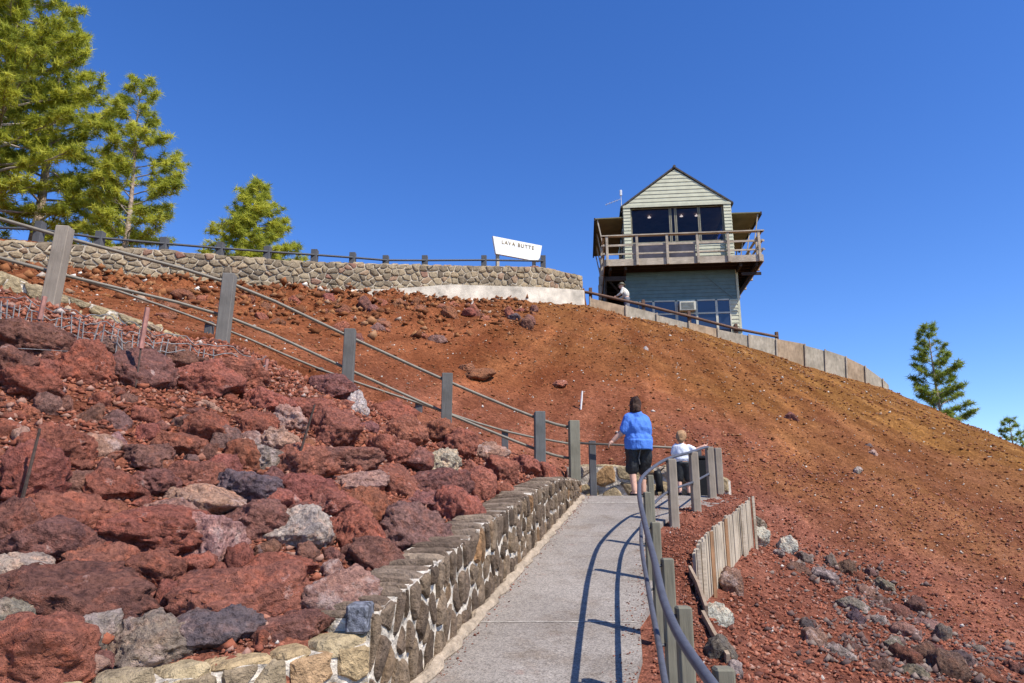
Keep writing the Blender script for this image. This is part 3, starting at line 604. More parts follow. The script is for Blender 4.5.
def stone_wall(base,top_h,thick,name,label,smat,cw,ch,gap,seed,side=-1,cap=True,depth=.03,cw2=None,bottom=.4,footing=None,capw=None,nrow=None):
    """base: list of Vectors along the foot of the visible face (left->right seen from the front); side normal is to the right of travel"""
    s=[0]
    for i in range(len(base)-1): s.append(s[-1]+(base[i+1]-base[i]).xy.length)
    W=s[-1]; Hm=max(top_h)
    bx=[p.x for p in base];by=[p.y for p in base];bz=[p.z for p in base]
    def fr(t):
        t=min(max(t,0),W); e=.05; x=np.interp(t,s,bx);y=np.interp(t,s,by); x2=np.interp(min(t+e,W),s,bx)-np.interp(max(t-e,0),s,bx);y2=np.interp(min(t+e,W),s,by)-np.interp(max(t-e,0),s,by)
        l=math.hypot(x2,y2); nx_,ny_=y2/l,-x2/l   # right of travel
        return x,y,np.interp(t,s,bz),np.interp(t,s,top_h),nx_,ny_
    def face(a,b_,d):
        x,y,z,h,nx_,ny_=fr(a); hh=b_/Hm*h
        return (x+nx_*d,y+ny_*d,z+hh)
    def capf(a,b_,d):
        x,y,z,h,nx_,ny_=fr(a); return (x+nx_*(-.004-b_),y+ny_*(-.004-b_),z+h+d)
    root=tag(empty(name,(0,0,0)),label,'wall')
    root.location=base[0]; 
    inv=Matrix.Translation(-Vector(base[0]))
    mb=MB(); n_=max(24,int(W/.15)); vs=[]
    for i in range(n_+1):
        x,y,z,h,nx_,ny_=fr(W*i/n_); jz=.012*math.sin(i*3.1)
        vs+= [(x,y,z-bottom),(x,y,z+h+jz),(x-nx_*thick,y-ny_*thick,z+h+jz),(x-nx_*thick,y-ny_*thick,z-bottom)]
    fs=[(4*i+k,4*i+4+k,4*i+4+(k+1)%4,4*i+(k+1)%4) for i in range(n_) for k in range(4)]+[(0,1,2,3),(4*n_+3,4*n_+2,4*n_+1,4*n_)]
    mb.add(vs,fs); o=mb.build('mortar_core',SMORT if smat is SUMM else MORTAR,root)
    o.data.transform(inv)
    m=stones(cells(W,Hm,cw,ch,gap,seed),face,depth,seed); m.transform(inv); ob('face_stones',m,smat,root)
    if cap:
        m=stones(cells(W,thick,capw or cw*1.5,thick*.9,gap,seed+3,.25),capf,depth,seed+5); m.transform(inv); ob('cap_stones',m,CAPM if smat is BROWN else smat,root)
    return root,fr
# path side retaining wall (travel from far to near so that its right side faces the path)
pts=[Vector((float(leftx(y)),y,float(pathz(y)))) for y,h in wallpts]
hs=[h for y,h in wallpts]
# travel near -> far gives right = +x side
root,_=stone_wall(pts,hs,.34,'path_retaining_wall','low wall of upright brown stones with thick pale mortar along the left edge of the paved path',BROWN,.145,.23,.046,11,depth=.028,capw=.12,bottom=.3)
# front wall
fp=[Vector((-3.6,1.3,.15)),Vector((-1.62,3.02,.2)),Vector((-.70,3.78,.35))]
hh=[CAMZ-.66-.15,CAMZ-.655-.2,CAMZ-.585-.35]
root2,_=stone_wall(fp,hh,.30,'front_retaining_wall','tan and brown rubble wall with pale mortar across the bottom left, holding back the boulders',TAN,.165,.17,.03,21,depth=.04,capw=.22)
# corner block
mb=MB(); q=at(358,617,3.80); mb.box(q.x-.055,q.x+.055,q.y-.04,q.y+.14,q.z-.075,q.z+.062,.012)
SLATE=simple('slate_corner',(.17,.175,.20),.6,.7,30,.01,60)
tag(mb.build('corner_block',SLATE,None),'small blue grey square stone block set where the two front walls meet','block')
# mortar kerb along wall foot
mb=MB(); P1=[];
for i,y in enumerate(np.arange(3.6,11.4,.12)):
    P1.append(Vector((float(leftx(y))+.045+.012*math.sin(i*1.7),y,float(pathz(y))+.012)))
mb.tube(P1,[.045+.012*math.sin(i*2.3) for i in range(len(P1))],8); mb.build('mortar_kerb',simple('dusty_mortar',(.42,.33,.24),.95,.25,12,.03,30),None); k_=bpy.data.objects['mortar_kerb']; tag(k_,kind='structure')
# wall behind the landing
lw=[Vector((1.0,13.35,CAMZ+.36)),Vector((1.9,13.2,CAMZ+.36)),Vector((2.9,13.05,CAMZ+.36)),Vector((3.75,12.7,CAMZ+.3))]
stone_wall(lw,[.6,.60,.58,.40],.35,'landing_wall','low wall of large tan stones and white mortar behind the two walkers',TAN,.40,.32,.08,31,depth=.035)
# low wall on the uphill side of the upper path
uw=[p+Vector((-.02,.02,0)) for p in FARP[:3]]+[FARP[2].lerp(FARP[3],.5)]
stone_wall(uw,[.40,.40,.22,.01],.3,'upper_path_wall','low mortared stone kerb wall on the uphill side of the upper path, behind the railings',TAN,.24,.20,.035,41,depth=.04)
# summit wall
sw=[at(*q) for q in WB]; tops=[at(-200,226,15),at(0,241,17),at(150,250,19),at(300,262,21.07),at(450,266,23.9),at(540,267,25.8),at(583,276,27)]
hs=[t.z-b_.z+.0 for t,b_ in zip(tops,sw)]
rootS,frS=stone_wall([p-Vector((0,0,.25)) for p in sw],[h+.25 for h in hs],.45,'summit_wall','long tan and brown stone wall along the hilltop with white footing at its right end',SUMM,.27,.24,.036,51,depth=.05,bottom=.5)
# white footing under the right part
mb=MB(); foot=[at(180,290,19.5),at(300,292,21.0),at(390,291,22.7),at(450,286.5,23.85),at(540,289,25.75),at(583,292,26.98)]
F0=[at(180,292,19.5),at(300,297,21.0),at(400,300,22.9),at(450,305,23.85),at(540,310,25.75),at(584,312,26.98)]
pts_t=[];
for t_,b_ in zip(foot,F0):
    pts_t+= [Vector((t_.x+.03,t_.y-.22,b_.z-.5)),Vector((t_.x+.03,t_.y-.22,t_.z)),Vector((t_.x+.03,t_.y+.1,t_.z+.02)),Vector((t_.x,t_.y+.1,b_.z-.5))]
mb.add(pts_t,[(4*i+k,4*i+4+k,4*i+4+(k+1)%4,4*i+(k+1)%4) for i in range(5) for k in range(4)]+[(0,1,2,3),(23,22,21,20)])
o=mb.build('footing',PLASTER,rootS); o.data.transform(Matrix.Translation(-rootS.location))
# ------------------------------------------------------------------ railings
def post_mesh(w,h,dn=.35,b=.008):
    mb=MB(); mb.box(-w/2,w/2,-w/2,w/2,-dn,h,b); return mb.mesh('post')
def railing(name,label,posts,w,h,mat,pipes,pmat,cat='railing',rz=0,dn=.35,lean=None):
    root=tag(empty(name,posts[0]),label,cat); inv=-Vector(posts[0])
    for i,p in enumerate(posts):
        hi=h[i] if isinstance(h,(list,tuple)) else h
        o=ob('post',post_mesh(w,hi,dn),mat[i] if isinstance(mat,(list,tuple)) else mat,root); o.location=Vector(p)+inv; o.rotation_euler=(0,0,(rz[i] if isinstance(rz,(list,tuple)) else rz))
        if lean: o.rotation_euler[1]=lean[i]
    for pts_,r_,nm in pipes:
        mb=MB(); mb.tube([Vector(p)+inv for p in pts_],r_,10); mb.build(nm,pmat,root,True)
    return root
hN=[1.0,1.05,1.06,1.07,1.04,1.05,1.0,1.1]
tl=[at(-330,130,7.0),at(-150,172,7.8),at(62,228,8.7),at(227,275,9.8),at(349,330,10.5),at(446,374,10.95),at(541,412,11.35),at(575,421,11.6)]
hN=[t.z-p.z for t,p in zip(tl,NEARP)]
UPN=[p+Vector((0,-.02,0)) for p in NEARP]
topr=smooth_pts([p+Vector((0,.11,h-.10)) for p,h in zip(UPN,hN)],3); lowr=smooth_pts([p+Vector((0,.11,h-.60)) for p,h in zip(UPN,hN)],3)
railing('upper_handrail','taupe square wooden posts with two olive pipes climbing from the landing to the upper left',UPN,.165,hN,[POSTW,POSTW,POSTW,POSTD if 0 else wood('mid_grey_post',(.20,.185,.165),.14,(14,14,1)),wood('slate_grey_post',(.15,.145,.135),.14,(14,14,1)),wood('slate_brown_post',(.145,.14,.13),.14,(14,14,1)),wood('slate_post_wood',(.14,.145,.14),.14,(14,14,1)),POSTG],[(topr,.024,'top_rail'),(lowr,.022,'lower_rail')],PIPEO,rz=[.1]*8,lean=[0,0,.035,.015,0,0,0,0])
FP=[]
for (px,py,Yd) in [(60,272,10.4),(210,322,11.4),(320,368,12.0),(419,402,12.5),(505,430,12.95)]:
    t=at(px,py,Yd); FP.append((t,.68))
FP=[(at(-150,220,9.6),.68)]+FP+[(at(592,441,13.05),.62)]
fpos=[Vector((t.x,t.y,t.z-h)) for t,h in FP]; 
fr_t=[t+Vector((0,-.08,-.03)) for t,h in FP]
e1=at(700,448,12.9)
railing('uphill_handrail','slate grey short posts and single pipe on the uphill side of the upper path',fpos,.12,[h for t,h in FP],POSTD,[(smooth_pts(fr_t[:-1]+[at(577,445,13.0)],3),.02,'rail')],PIPEO,dn=.5)
mb=MB()
rp=[at(577,443,12.9),at(640,446,12.85),at(700,449,12.8)]
r3=tag(empty('landing_rail',(3.25,12.75,CAMZ+.39)),'thin pale horizontal pipe passing behind the two walkers to a dark post','railing')
o_=ob('post',post_mesh(.13,.86),POSTD,r3); o2=MB(); o2.tube([p-Vector((3.25,12.75,CAMZ+.39)) for p in rp],.021,10); o2.build('rail',PIPEO,r3,True)
# path guard rail
GT=[(723,667,2.64),(683,606,3.31),(667,558,4.18),(655,522,5.24),(647,492,6.69),(650,475,7.97),(671,459,9.4),(693,452,10.1),(709,447,11.4),(717,448,11.8)]
gt=[at(*q) for q in GT]; gh=[.78 if q[2]<9 else .82 for q in GT]
gpos=[Vector((t.x,t.y,t.z-h)) for t,h in zip(gt,gh)]
off=lambda i:Vector((-.075,-.02,0)) if i<7 else Vector((-.05,-.07,0))
gtop=smooth_pts([gt[0]+Vector((-.02,-1.2,-.22))]+[t+off(i)+Vector((0,0,-.01)) for i,t in enumerate(gt[:9])]+[gt[9]+Vector((-.08,.0,-.05))],6)
glow=smooth_pts([gt[0]+Vector((-.02,-1.2,-.62))]+[t+off(i)+Vector((0,0,-.42)) for i,t in enumerate(gt[:9])],6)
root=railing('path_handrail','curved blue grey double pipe handrail on wooden posts right of the paved path',gpos,.066,gh,[POSTG]*6+[POSTD]*0+[POSTW]*4,[(gtop,.020,'top_rail'),(glow,.017,'lower_rail')],PIPE)
for i,o in enumerate([c for c in root.children if c.name.startswith('post')]):
    if i>=6: o.scale=(1.75,1.75,1)
mb=MB()
for i,t in enumerate(gt[:9]):
    for dz in (-.01,-.42):
        a=t+Vector((0,0,dz-.03)); mb=MB(); mb.tube([a-gpos[0],a+off(i)*.9+Vector((0,0,.0))-gpos[0],a+off(i)+Vector((0,0,.02))-gpos[0]],.009,6); mb.build('bracket',PIPED,root)
# summit railing
pr=[(-60,219,236,16.3),(41,222,243,17.6),(101,232,247,18.3),(165,238,252,19.2),(221,243,256,20.1),(268,247,258,20.9),(315,250,262,21.6),(353,253,264,22.4),(386,256,266,23.1),(425,256,267,23.8),(484,256,266,24.9),(543,256,270,26.2)]
posts=[];tops_=[]
for px,t,b_,Yd in pr:
    a=at(px,b_,Yd+.45); c=at(px,t,Yd+.45); posts.append(Vector((c.x,c.y,a.z-.12))); tops_.append(c)
hs_=[c.z-p.z for c,p in zip(tops_,posts)]
rt=[c-Vector((0,.1,.10+ (h-.12)*.25)) for c,h in zip(tops_,hs_)]
railing('summit_railing','dark grey short posts with a thin rail on top of the summit stone wall',posts,.20,hs_,POSTD,[(rt,.035,'rail')],PIPED,dn=.3)
# ------------------------------------------------------------------ sign
TL=at(493,236,25.8);z0=TL.z
TR=at(542,245.6,z0 and 26.8); BL=at(496,253,25.8);BR=at(538.5,262,26.75); TR.z=z0; BR.z=BL.z
d=(TR-TL); yaw=math.atan2(d.y,d.x); Lw=d.xy.length; Hs=z0-BL.z
root=tag(empty('hilltop_sign',(TL.x,TL.y,g1(TL.x,TL.y)),yaw),'white tapered board reading LAVA BUTTE on two posts above the summit wall','sign')
zz=z0-root.location.z; a_=.09; 
mb=MB(); pr_=[(0,zz),(Lw,zz),(Lw-.13,zz-Hs),(.13,zz-Hs)]
mb.add([(x,y,z) for y in (0,.10) for x,z in pr_],[(0,3,2,1),(4,5,6,7),(0,1,5,4),(1,2,6,5),(2,3,7,6),(3,0,4,7)]); mb.build('board',WHITE,root)
cu=bpy.data.curves.new('t','FONT'); cu.body='LAVA BUTTE'; cu.size=.21; cu.extrude=.006; cu.space_character=1.25; cu.align_x='CENTER'
to=bpy.data.objects.new('t',cu); COL.objects.link(to); dg=bpy.context.evaluated_depsgraph_get(); me=bpy.data.meshes.new_from_object(to.evaluated_get(dg)); bpy.data.objects.remove(to)
o=ob('lettering',me,LETTER,root); o.location=(Lw/2,-.010,zz-.24); o.rotation_euler=(R(90),0,0)
for x in (.28,Lw-.28):
    mb=MB(); mb.box(x-.06,x+.06,.11,.22,-.3,zz-.15,.008); mb.build('post',RAILW,root)
# ------------------------------------------------------------------ lookout tower
TY=30.7; cpos=at(682,300,TY); bear=math.atan2(cpos.x,cpos.y)
tz=CAMZ+7.55
T=tag(empty('lookout_tower',(cpos.x,cpos.y,tz),-bear*.4),'pale green wooden fire lookout with gabled cab and wraparound deck on the summit','lookout tower')
hw=2.43; OV=.97; dep=4.86; zd=CAMZ+10.93-tz; zf=zd+.27; ze=CAMZ+14.15-tz; zp=CAMZ+16.0-tz
def lap(mb,x0,x1,y,z0,z1,step=.16,axis_='x',face=-1,shape=None):
    """lapped boards, each tilted, real thickness"""
    z=z0
    while z<z1-1e-3:
        zt=min(z+step,z1)
        xa,xb=(x0,x1) if not shape else shape(z,zt)
        if xb-xa>.05:
            t0,t1=.030,.008
            if axis_=='x': vs=[(xa,y,z),(xb,y,z),(xb,y+face*t0,z),(xa,y+face*t0,z)]; 
            if axis_=='x':
                if shape: xa2,xb2=shape(zt,zt)
                else: xa2,xb2=xa,xb
                vs+=[(xa2,y,zt),(xb2,y,zt),(xb2,y+face*t1,zt),(xa2,y+face*t1,zt)]
            else:
                vs=[(y,xa,z),(y,xb,z),(y+face*t0,xb,z),(y+face*t0,xa,z),(y,xa,zt),(y,xb,zt),(y+face*t1,xb,zt),(y+face*t1,xa,zt)]
            mb.add(vs,[(0,1,2,3),(4,7,6,5),(3,2,6,7),(0,4,5,1),(1,5,6,2),(0,3,7,4)])
        z+=step
# lower storey: walls with lap siding
mb=MB(); mb.box(-hw,hw,0,dep,-1.2,zd-.01)
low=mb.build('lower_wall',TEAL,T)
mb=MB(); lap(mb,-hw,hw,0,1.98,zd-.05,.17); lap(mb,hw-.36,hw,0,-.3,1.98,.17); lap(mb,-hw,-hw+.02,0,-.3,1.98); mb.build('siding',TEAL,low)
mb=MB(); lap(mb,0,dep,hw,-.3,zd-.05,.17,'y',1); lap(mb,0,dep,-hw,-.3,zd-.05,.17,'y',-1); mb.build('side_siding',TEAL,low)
mb=MB(); lap(mb,hw-.36,hw,-.032,-.3,1.98,.17); mb.build('corner_siding',SIDE,low)  # pale laps over the teal: sunlit corner strip painted by colour
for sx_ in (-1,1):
    mb=MB(); mb.box(sx_*(hw+.02)-.05,sx_*(hw+.02)+.05,-.06,.05,-.5,zd-.02); mb.build('corner_board',SIDE if sx_>0 else TEAL,low)  # right board paler, sunlight put into its colour
# faint diagonal braces
for s_ in (-1,1):
    mb=MB(); mb.beam((s_*(hw-.1),-.035,1.95),(s_*(hw-1.5),-.035,zd-.1),.07,.02,(0,1,0)); mb.build('brace',TEAL,low)
# lower windows
wx=[(-1.62,-1.12),(-1.12,-.55),(-.52,.38),(.42,.95),(1.02,1.25)]
X0=hw-.40
xs=[(-2.0,-1.35,0),(-1.28,-.62,0),(-.55,.02,1),(.09,1.03-.1,0),(1.03,X0,0)]
xs=[(-2.35,-1.95,0),(-1.90,-1.32,0),(-1.22,-.33,0),(-.22,.55,1),(.65,1.42,0),(1.52,X0,0)]
zb,zt,zm=.25,1.93,1.36
mb=MB(); mb.box(-2.40,X0+.06,-.05,-.012,zb-.08,zt+.08)
for a,b_,k in xs:
    W_=empty('x'); bpy.data.objects.remove(W_)
    fm=MB()
    for (xa,xb,za,zc) in ((a-.05,a,zb,zt),(b_,b_+.05,zb,zt),(a,b_,zt,zt+.06),(a,b_,zb-.06,zb),(a,b_,zm-.035,zm+.035)): fm.box(xa,xb,-.075,.0,za,zc)
    w_=fm.build('window',TRIM,low)
    gm=MB(); gm.box(a,b_,-.045,-.035,zb,zt); gm.build('pane',GLASS,w_)
    if k:
        am=MB(); am.box(a+.05,b_-.02,-.35,-.08,zm+.07,zm+.5,.02); ac=am.build('air_conditioner',TRIM,low)
        am=MB()
        for q_ in range(5): am.box(a+.12,b_-.1,-.362,-.352,zm+.13+q_*.065,zm+.165+q_*.065)
        # louvre bars
        o=am.build('grille',simple('grille_grey',(.2,.2,.17)),low)
# deck
D0=-OV; D1=dep+OV; DW=hw+OV
mb=MB()
nb=44
for i in range(nb):
    y=D0+(D1-D0)*i/nb; mb.box(-DW,DW,y+.006,y+(D1-D0)/nb-.006,zf-.045,zf)
deck=mb.build('deck',DARKW,T)
mb=MB()
for i in range(17):
    y=D0+.1+(D1-D0-.2)*i/16; mb.box(-DW+.05,DW-.05,y-.025,y+.025,zd+.0,zf-.05)
mb.build('joists',DARKW,deck)
for x in (-DW+.25,-hw-.05,hw+.05,DW-.25):
    mb=MB(); mb.box(x-.05,x+.05,D0+.08,D1-.08,zd-.18,zd-.005); mb.build('beam',DARKW,deck)
for y in np.linspace(.4,dep-.3,4):
    for s_ in (-1,1):
        mb=MB(); mb.beam((s_*(hw+.03),y,zd-1.15),(s_*(DW-.12),y,zd-.1),.09,.09,(0,1,0)); mb.build('bracket',DARKW,deck)
mb=MB(); mb.box(-DW,DW,D0-.04,D0,zd-.02,zf+.02); mb.build('fascia',RAILW,deck)
for s_ in (-1,1):
    mb=MB(); mb.box(*(sorted((s_*DW,s_*(DW+.04)))),D0,D1,zd-.02,zf+.02); mb.build('fascia',RAILW,deck)
# stair enclosure on the left under the deck
mb=MB()
for i in range(14): mb.box(-DW+.02,-DW+.10,.6+i*.28-.4,.6+i*.28-.2,zd-1.7-.0,zd-.03)
for i in range(9): mb.box(-DW+.1,-hw-.08,.5+i*.3,.78+i*.3,zd-.25-i*.18,zd-.2-i*.18)
mb.build('stair',DARKW,T); mb=MB(); mb.box(-DW+.04,-hw-.05,3.9,3.95,zd-2.8,zd-.05); mb.build('stair_screen',DARKW,T); mb=MB()
mb.box(-DW+.04,-hw-.05,-.75,-.70,zd-.62,zd-.42)
mb.build('stair_beam',DARKW,T)
mb=MB(); mb.box(hw+.08,DW-.06,-.75,-.70,zd-.55,zd-.42); mb.build('stair_beam',DARKW,T)
# deck railing
rail=empty('deck_railing'); rail.parent=T
zr=zf+1.10
for i,x in enumerate(np.linspace(-DW+.12,DW-.12,6)):
    mb=MB(); mb.box(x-.055,x+.055,D0-.13,D0-.045,zd-.03,zr-.03,.006); mb.build('post',RAILW,rail)
for s_ in (-1,1):
    for y in np.linspace(D0+1.2,D1-.1,5):
        mb=MB(); mb.box(*(sorted((s_*(DW+.045),s_*(DW+.13)))),y-.05,y+.05,zd-.03,zr-.03,.006); mb.build('post',RAILW,rail)
    for z_ in (zr-.03,zf+.62,zf+.22):
        mb=MB(); w2=.07 if z_==zr-.03 else .02
        mb.box(*(sorted((s_*(DW+.005-w2*.5),s_*(DW+.04+w2*.5)))),D0-.1,D1,z_,z_+(.05 if w2>.05 else .09)); mb.build('side_rail',RAILW,rail)
for z_,t_ in ((zr-.03,.05),(zf+.62,.09),(zf+.22,.07)):
    mb=MB(); mb.box(-DW-.12,DW+.12,D0-(.16 if t_==.05 else .043),D0+(.05 if t_==.05 else -.003),z_,z_+t_); mb.build('front_rail',RAILW,rail)
# cab: corner piers, low wall, windows, interior
cab=MB(); cab.box(-hw+.31,hw-.31,dep-.12,dep-.06,zf,ze); cabo=cab.build('cab_wall',SIDE,T)
for x0_,y0_ in ((-hw,0),(hw-.32,0),(-hw,dep-.25),(hw-.32,dep-.25)):
    mb=MB(); mb.box(x0_,x0_+.32,y0_,y0_+.25,zf,ze); mb.build('corner_pier',SIDE,cabo)
for s_ in (-1,1):
    mb=MB(); lap(mb,*( (-hw,-hw+.32) if s_<0 else (hw-.32,hw)),0,zf,ze,.16); lap(mb,0,.28,s_*hw,zf,ze,.16,'y',s_); mb.build('corner_siding',SIDE,cabo)
mb=MB(); mb.box(-hw+.33,hw-.33,.16,.22,zf,zf+1.07); lap(mb,-hw+.33,hw-.33,.16,zf,zf+1.07,.16)
for s_ in (-1,1): mb.box(*(sorted((s_*(hw-.1),s_*(hw-.04)))),.26,dep-.26,zf,zf+.9)
mb.build('low_wall',SIDE,cabo)
g=MB(); g.box(-hw+.34,.75,.10,.14,zf+.02,zf+1.08); g.build('painted_shade_panel',simple('painted_shade',(.075,.068,.085),.6,.3,2),cabo)  # dark sheet, puts shade on the low wall by colour
mb=MB(); mb.box(-hw+.33,hw-.33,.1,.24,zf+1.09,zf+1.15); mb.build('sill',TRIM,cabo)
WFR=simple('window_frame_paint',(.26,.235,.17),.7,.15,5)
def win(x0,x1,y,za,zc):
    f=MB()
    for (xa,xb,z1,z2) in ((x0,x0+.05,za,zc),(x1-.05,x1,za,zc),(x0+.05,x1-.05,zc-.05,zc),(x0+.05,x1-.05,za,za+.05)): f.box(xa,xb,y,y+.06,z1,z2)
    w_=f.build('window',WFR,cabo); p_=MB(); p_.box(x0+.05,x1-.05,y+.025,y+.032,za+.05,zc-.05); p_.build('pane',CLEAR,w_)
for a,b_ in ((-hw+.34,-.30),(-.28,-.06),(-.04,1.0),(1.02,hw-.34)): win(a,b_,.12,zf+1.16,ze-.05)
def wins(x,y0,y1):
    f=MB(); zA,zC=zf+.92,ze-.35
    for (ya,yb,z1,z2) in ((y0,y0+.05,zA,zC),(y1-.05,y1,zA,zC),(y0+.05,y1-.05,zC-.05,zC),(y0+.05,y1-.05,zA,zA+.05)): f.box(x-.03,x+.03,ya,yb,z1,z2)
    w_=f.build('window',TRIM,cabo); p_=MB(); p_.box(x-.004,x+.004,y0+.05,y1-.05,zA+.05,zC-.05); p_.build('pane',CLEAR,w_)
for s_ in (-1,1):
    for k in range(3): wins(s_*(hw-.07),.27+k*1.45,.27+k*1.45+1.42)
mb=MB()
mb.box(-hw+.1,hw-.1,.30,dep-.14,ze-.04,ze-.01); mb.build('ceiling',INT,cabo)
mb=MB(); mb.box(-1.0,1.0,2.0,3.0,zf,zf+1.0,.02); mb.box(-hw+.35,-hw+.9,.8,dep-.5,zf,zf+.85,.02); mb.box(.9,1.7,1.4,2.0,zf,zf+1.2,.02); mb.build('furniture',INT,cabo)
for x in (-1.15,.35,1.05):
    mb=MB(); mb.tube([(x,1.0,ze-.05),(x,1.0,ze-.10)],.015,6); mb.ell((x,1.0,ze-.14),(.085,.085,.03),sub=2); lo_=mb.build('ceiling_lamp',LAMP,cabo)
# gable
mb=MB(); mb.add([(-hw,.0,ze),(hw,.0,ze),(0,.0,zp-.06),(-hw,.1,ze),(hw,.1,ze),(0,.1,zp-.06)],[(0,1,2),(5,4,3),(0,3,4,1),(1,4,5,2),(2,5,3,0)])
gb=mb.build('gable',SIDE,T)
def gsh(z,zt):
    k=(zp-.06-z)/(zp-.06-ze); return (-hw*k,hw*k)
mb=MB(); lap(mb,0,0,0,ze,zp-.1,.19,shape=gsh); mb.build('siding',SIDE,gb)
mb=MB(); mb.add([(-hw,dep,ze),(hw,dep,ze),(0,dep,zp-.06),(-hw,dep-.1,ze),(hw,dep-.1,ze),(0,dep-.1,zp-.06)],[(0,2,1),(3,4,5),(0,1,4,3),(1,2,5,4),(2,0,3,5)]); mb.build('rear_gable',SIDE,T)
mb=MB(); mb.box(-hw-.02,hw+.02,-.05,-.033,ze-.07,ze+.05); mb.build('trim_board',SIDE,gb)
roof=empty('roof'); bpy.data.objects.remove(roof)
mb=MB()
for s_ in (-1,1):
    e=Vector((s_*(hw+.13),0,ze-.10+.02)); r_=Vector((0,0,zp+.0))
    for y0,y1,off_ in ((-.06,dep+.06,0),):
        a=[(e.x,y0,e.z),(r_.x,y0,r_.z),(r_.x,y1,r_.z),(e.x,y1,e.z)]
        mb.add(a+[(x,y,z+.09) for x,y,z in a],[(0,1,2,3),(7,6,5,4),(0,4,5,1),(1,5,6,2),(2,6,7,3),(3,7,4,0)] )
rf=mb.build('roof',SHING,T)
mb=MB(); mb.tube([(0,-.09,zp+.07),(0,dep+.09,zp+.07)],.07,8); mb.build('ridge_cap',SHING,rf)
# side shutters propped open like awnings
for s_ in (-1,1):
    mb=MB(); a=s_*(hw+.03); b2=s_*(hw+1.33); zA=ze-.52; zB=zA-.04
    vs=[(a,.05,zA),(b2,-.0,zB),(b2,dep,zB),(a,dep-.05,zA)]; mb.add(vs+[(x,y,z+.05) for x,y,z in vs],[(0,3,2,1),(4,5,6,7),(0,1,5,4),(1,2,6,5),(2,3,7,6),(3,0,4,7)]); sh=mb.build('shutter',OLIVE,T)
    for y in (.1,1.7,3.3,dep-.1):
        mb=MB(); mb.beam((s_*(hw+1.2),y,zB-.02),(s_*(hw+.95),y,zf+1.0),.05,.05,(0,1,0)); mb.build('prop',RAILW,sh)
    mb=MB(); mb.box(*(sorted((b2-.03*s_,b2+.03*s_))),0,dep,zB-.08,zB+.07); mb.build('edge_board',DARKW,sh)
# antenna
mb=MB(); mb.tube([(-hw-.05,.4,ze-.1),(-hw-.05,.4,ze+.75)],.015,6); mb.box(-hw-.11,-hw-.0,.36,.44,ze+.75,ze+1.05,.02); mb.tube([(-hw-.05,.4,ze+.6),(-hw-.8,.4,ze+.32)],.012,6)
for k in range(5): mb.tube([(-hw-.25-k*.12,.25,ze+.53-k*.045),(-hw-.25-k*.12,.55,ze+.53-k*.045)],.008,5)
mb.build('antenna',STEEL,T)
# ------------------------------------------------------------------ barrier panels and rim rail
bt=[at(q[0],q[3],q[2]) for q in BAR]; bb=[at(*q[:3]) for q in BAR]
s=[0]
for i in range(len(bt)-1): s.append(s[-1]+(bt[i+1]-bt[i]).xy.length)
root=tag(empty('rim_barrier',bb[0]),'long barrier of weathered plywood panels stepping down the rim right of the tower','barrier'); inv=-bb[0]
def bp(t,k): 
    src=bt if k else bb; return Vector((np.interp(t,s,[p.x for p in src]),np.interp(t,s,[p.y for p in src]),np.interp(t,s,[p.z for p in src])))
t=0; i=0
pw=[1.55,1.4,1.5,1.45]
while t<s[-1]-.1:
    w=pw[i%4]*(1 if t<s[-1]*.6 else .75); t2=min(t+w,s[-1]); a,b_=bp(t,1),bp(t2,1); c,d_=bp(t,0),bp(t2,0); dz=random.uniform(-.05,.05)
    n_=(b_-a).xy.orthogonal().normalized()*.03; n_=Vector((n_.x,n_.y,0)); e=(b_-a).normalized()*.02
    vs=[c-Vector((0,0,.6))+e,d_-Vector((0,0,.6))-e,b_+Vector((0,0,dz))-e,a+Vector((0,0,dz))+e]
    vs=[v+inv for v in vs]; vs=vs+[v+n_ for v in vs]
    mb=MB(); mb.add(vs,[(0,1,2,3),(7,6,5,4),(0,4,5,1),(1,5,6,2),(2,6,7,3),(3,7,4,0)]); o=mb.build('panel',PANEL if i%3 else wood('barrier_panel_tint',(.40,.29,.19),.28,(2,2,.8)),root)
    mb=MB(); mb.beam(c+inv-Vector((0,.05,.5)),a+inv+Vector((0,-.05,.04)),.05,.05,(0,1,0)); mb.build('stake',RAILW,root)
    t=t2; i+=1
rr=[(591,288,303,28.6),(644,300,313,29.0),(690,311.5,325,29.7),(737,324,334,30.4),(778,332,342,31.1)]
posts=[at(px,b_+8,Yd) for px,t_,b_,Yd in rr]; hs_=[at(px,t_,Yd).z-p.z for (px,t_,b_,Yd),p in zip(rr,posts)]
rt=[Vector((p.x,p.y-.1,p.z+h-.25)) for p,h in zip(posts,hs_)]
rt=[at(581,291.5,28.4)]+rt
o=railing('rim_handrail','brown timber handrail running down in front of the tower to a last short post',posts,.13,hs_,BROWNR,[(rt,.06,'rail')],BROWNR,dn=1.2)
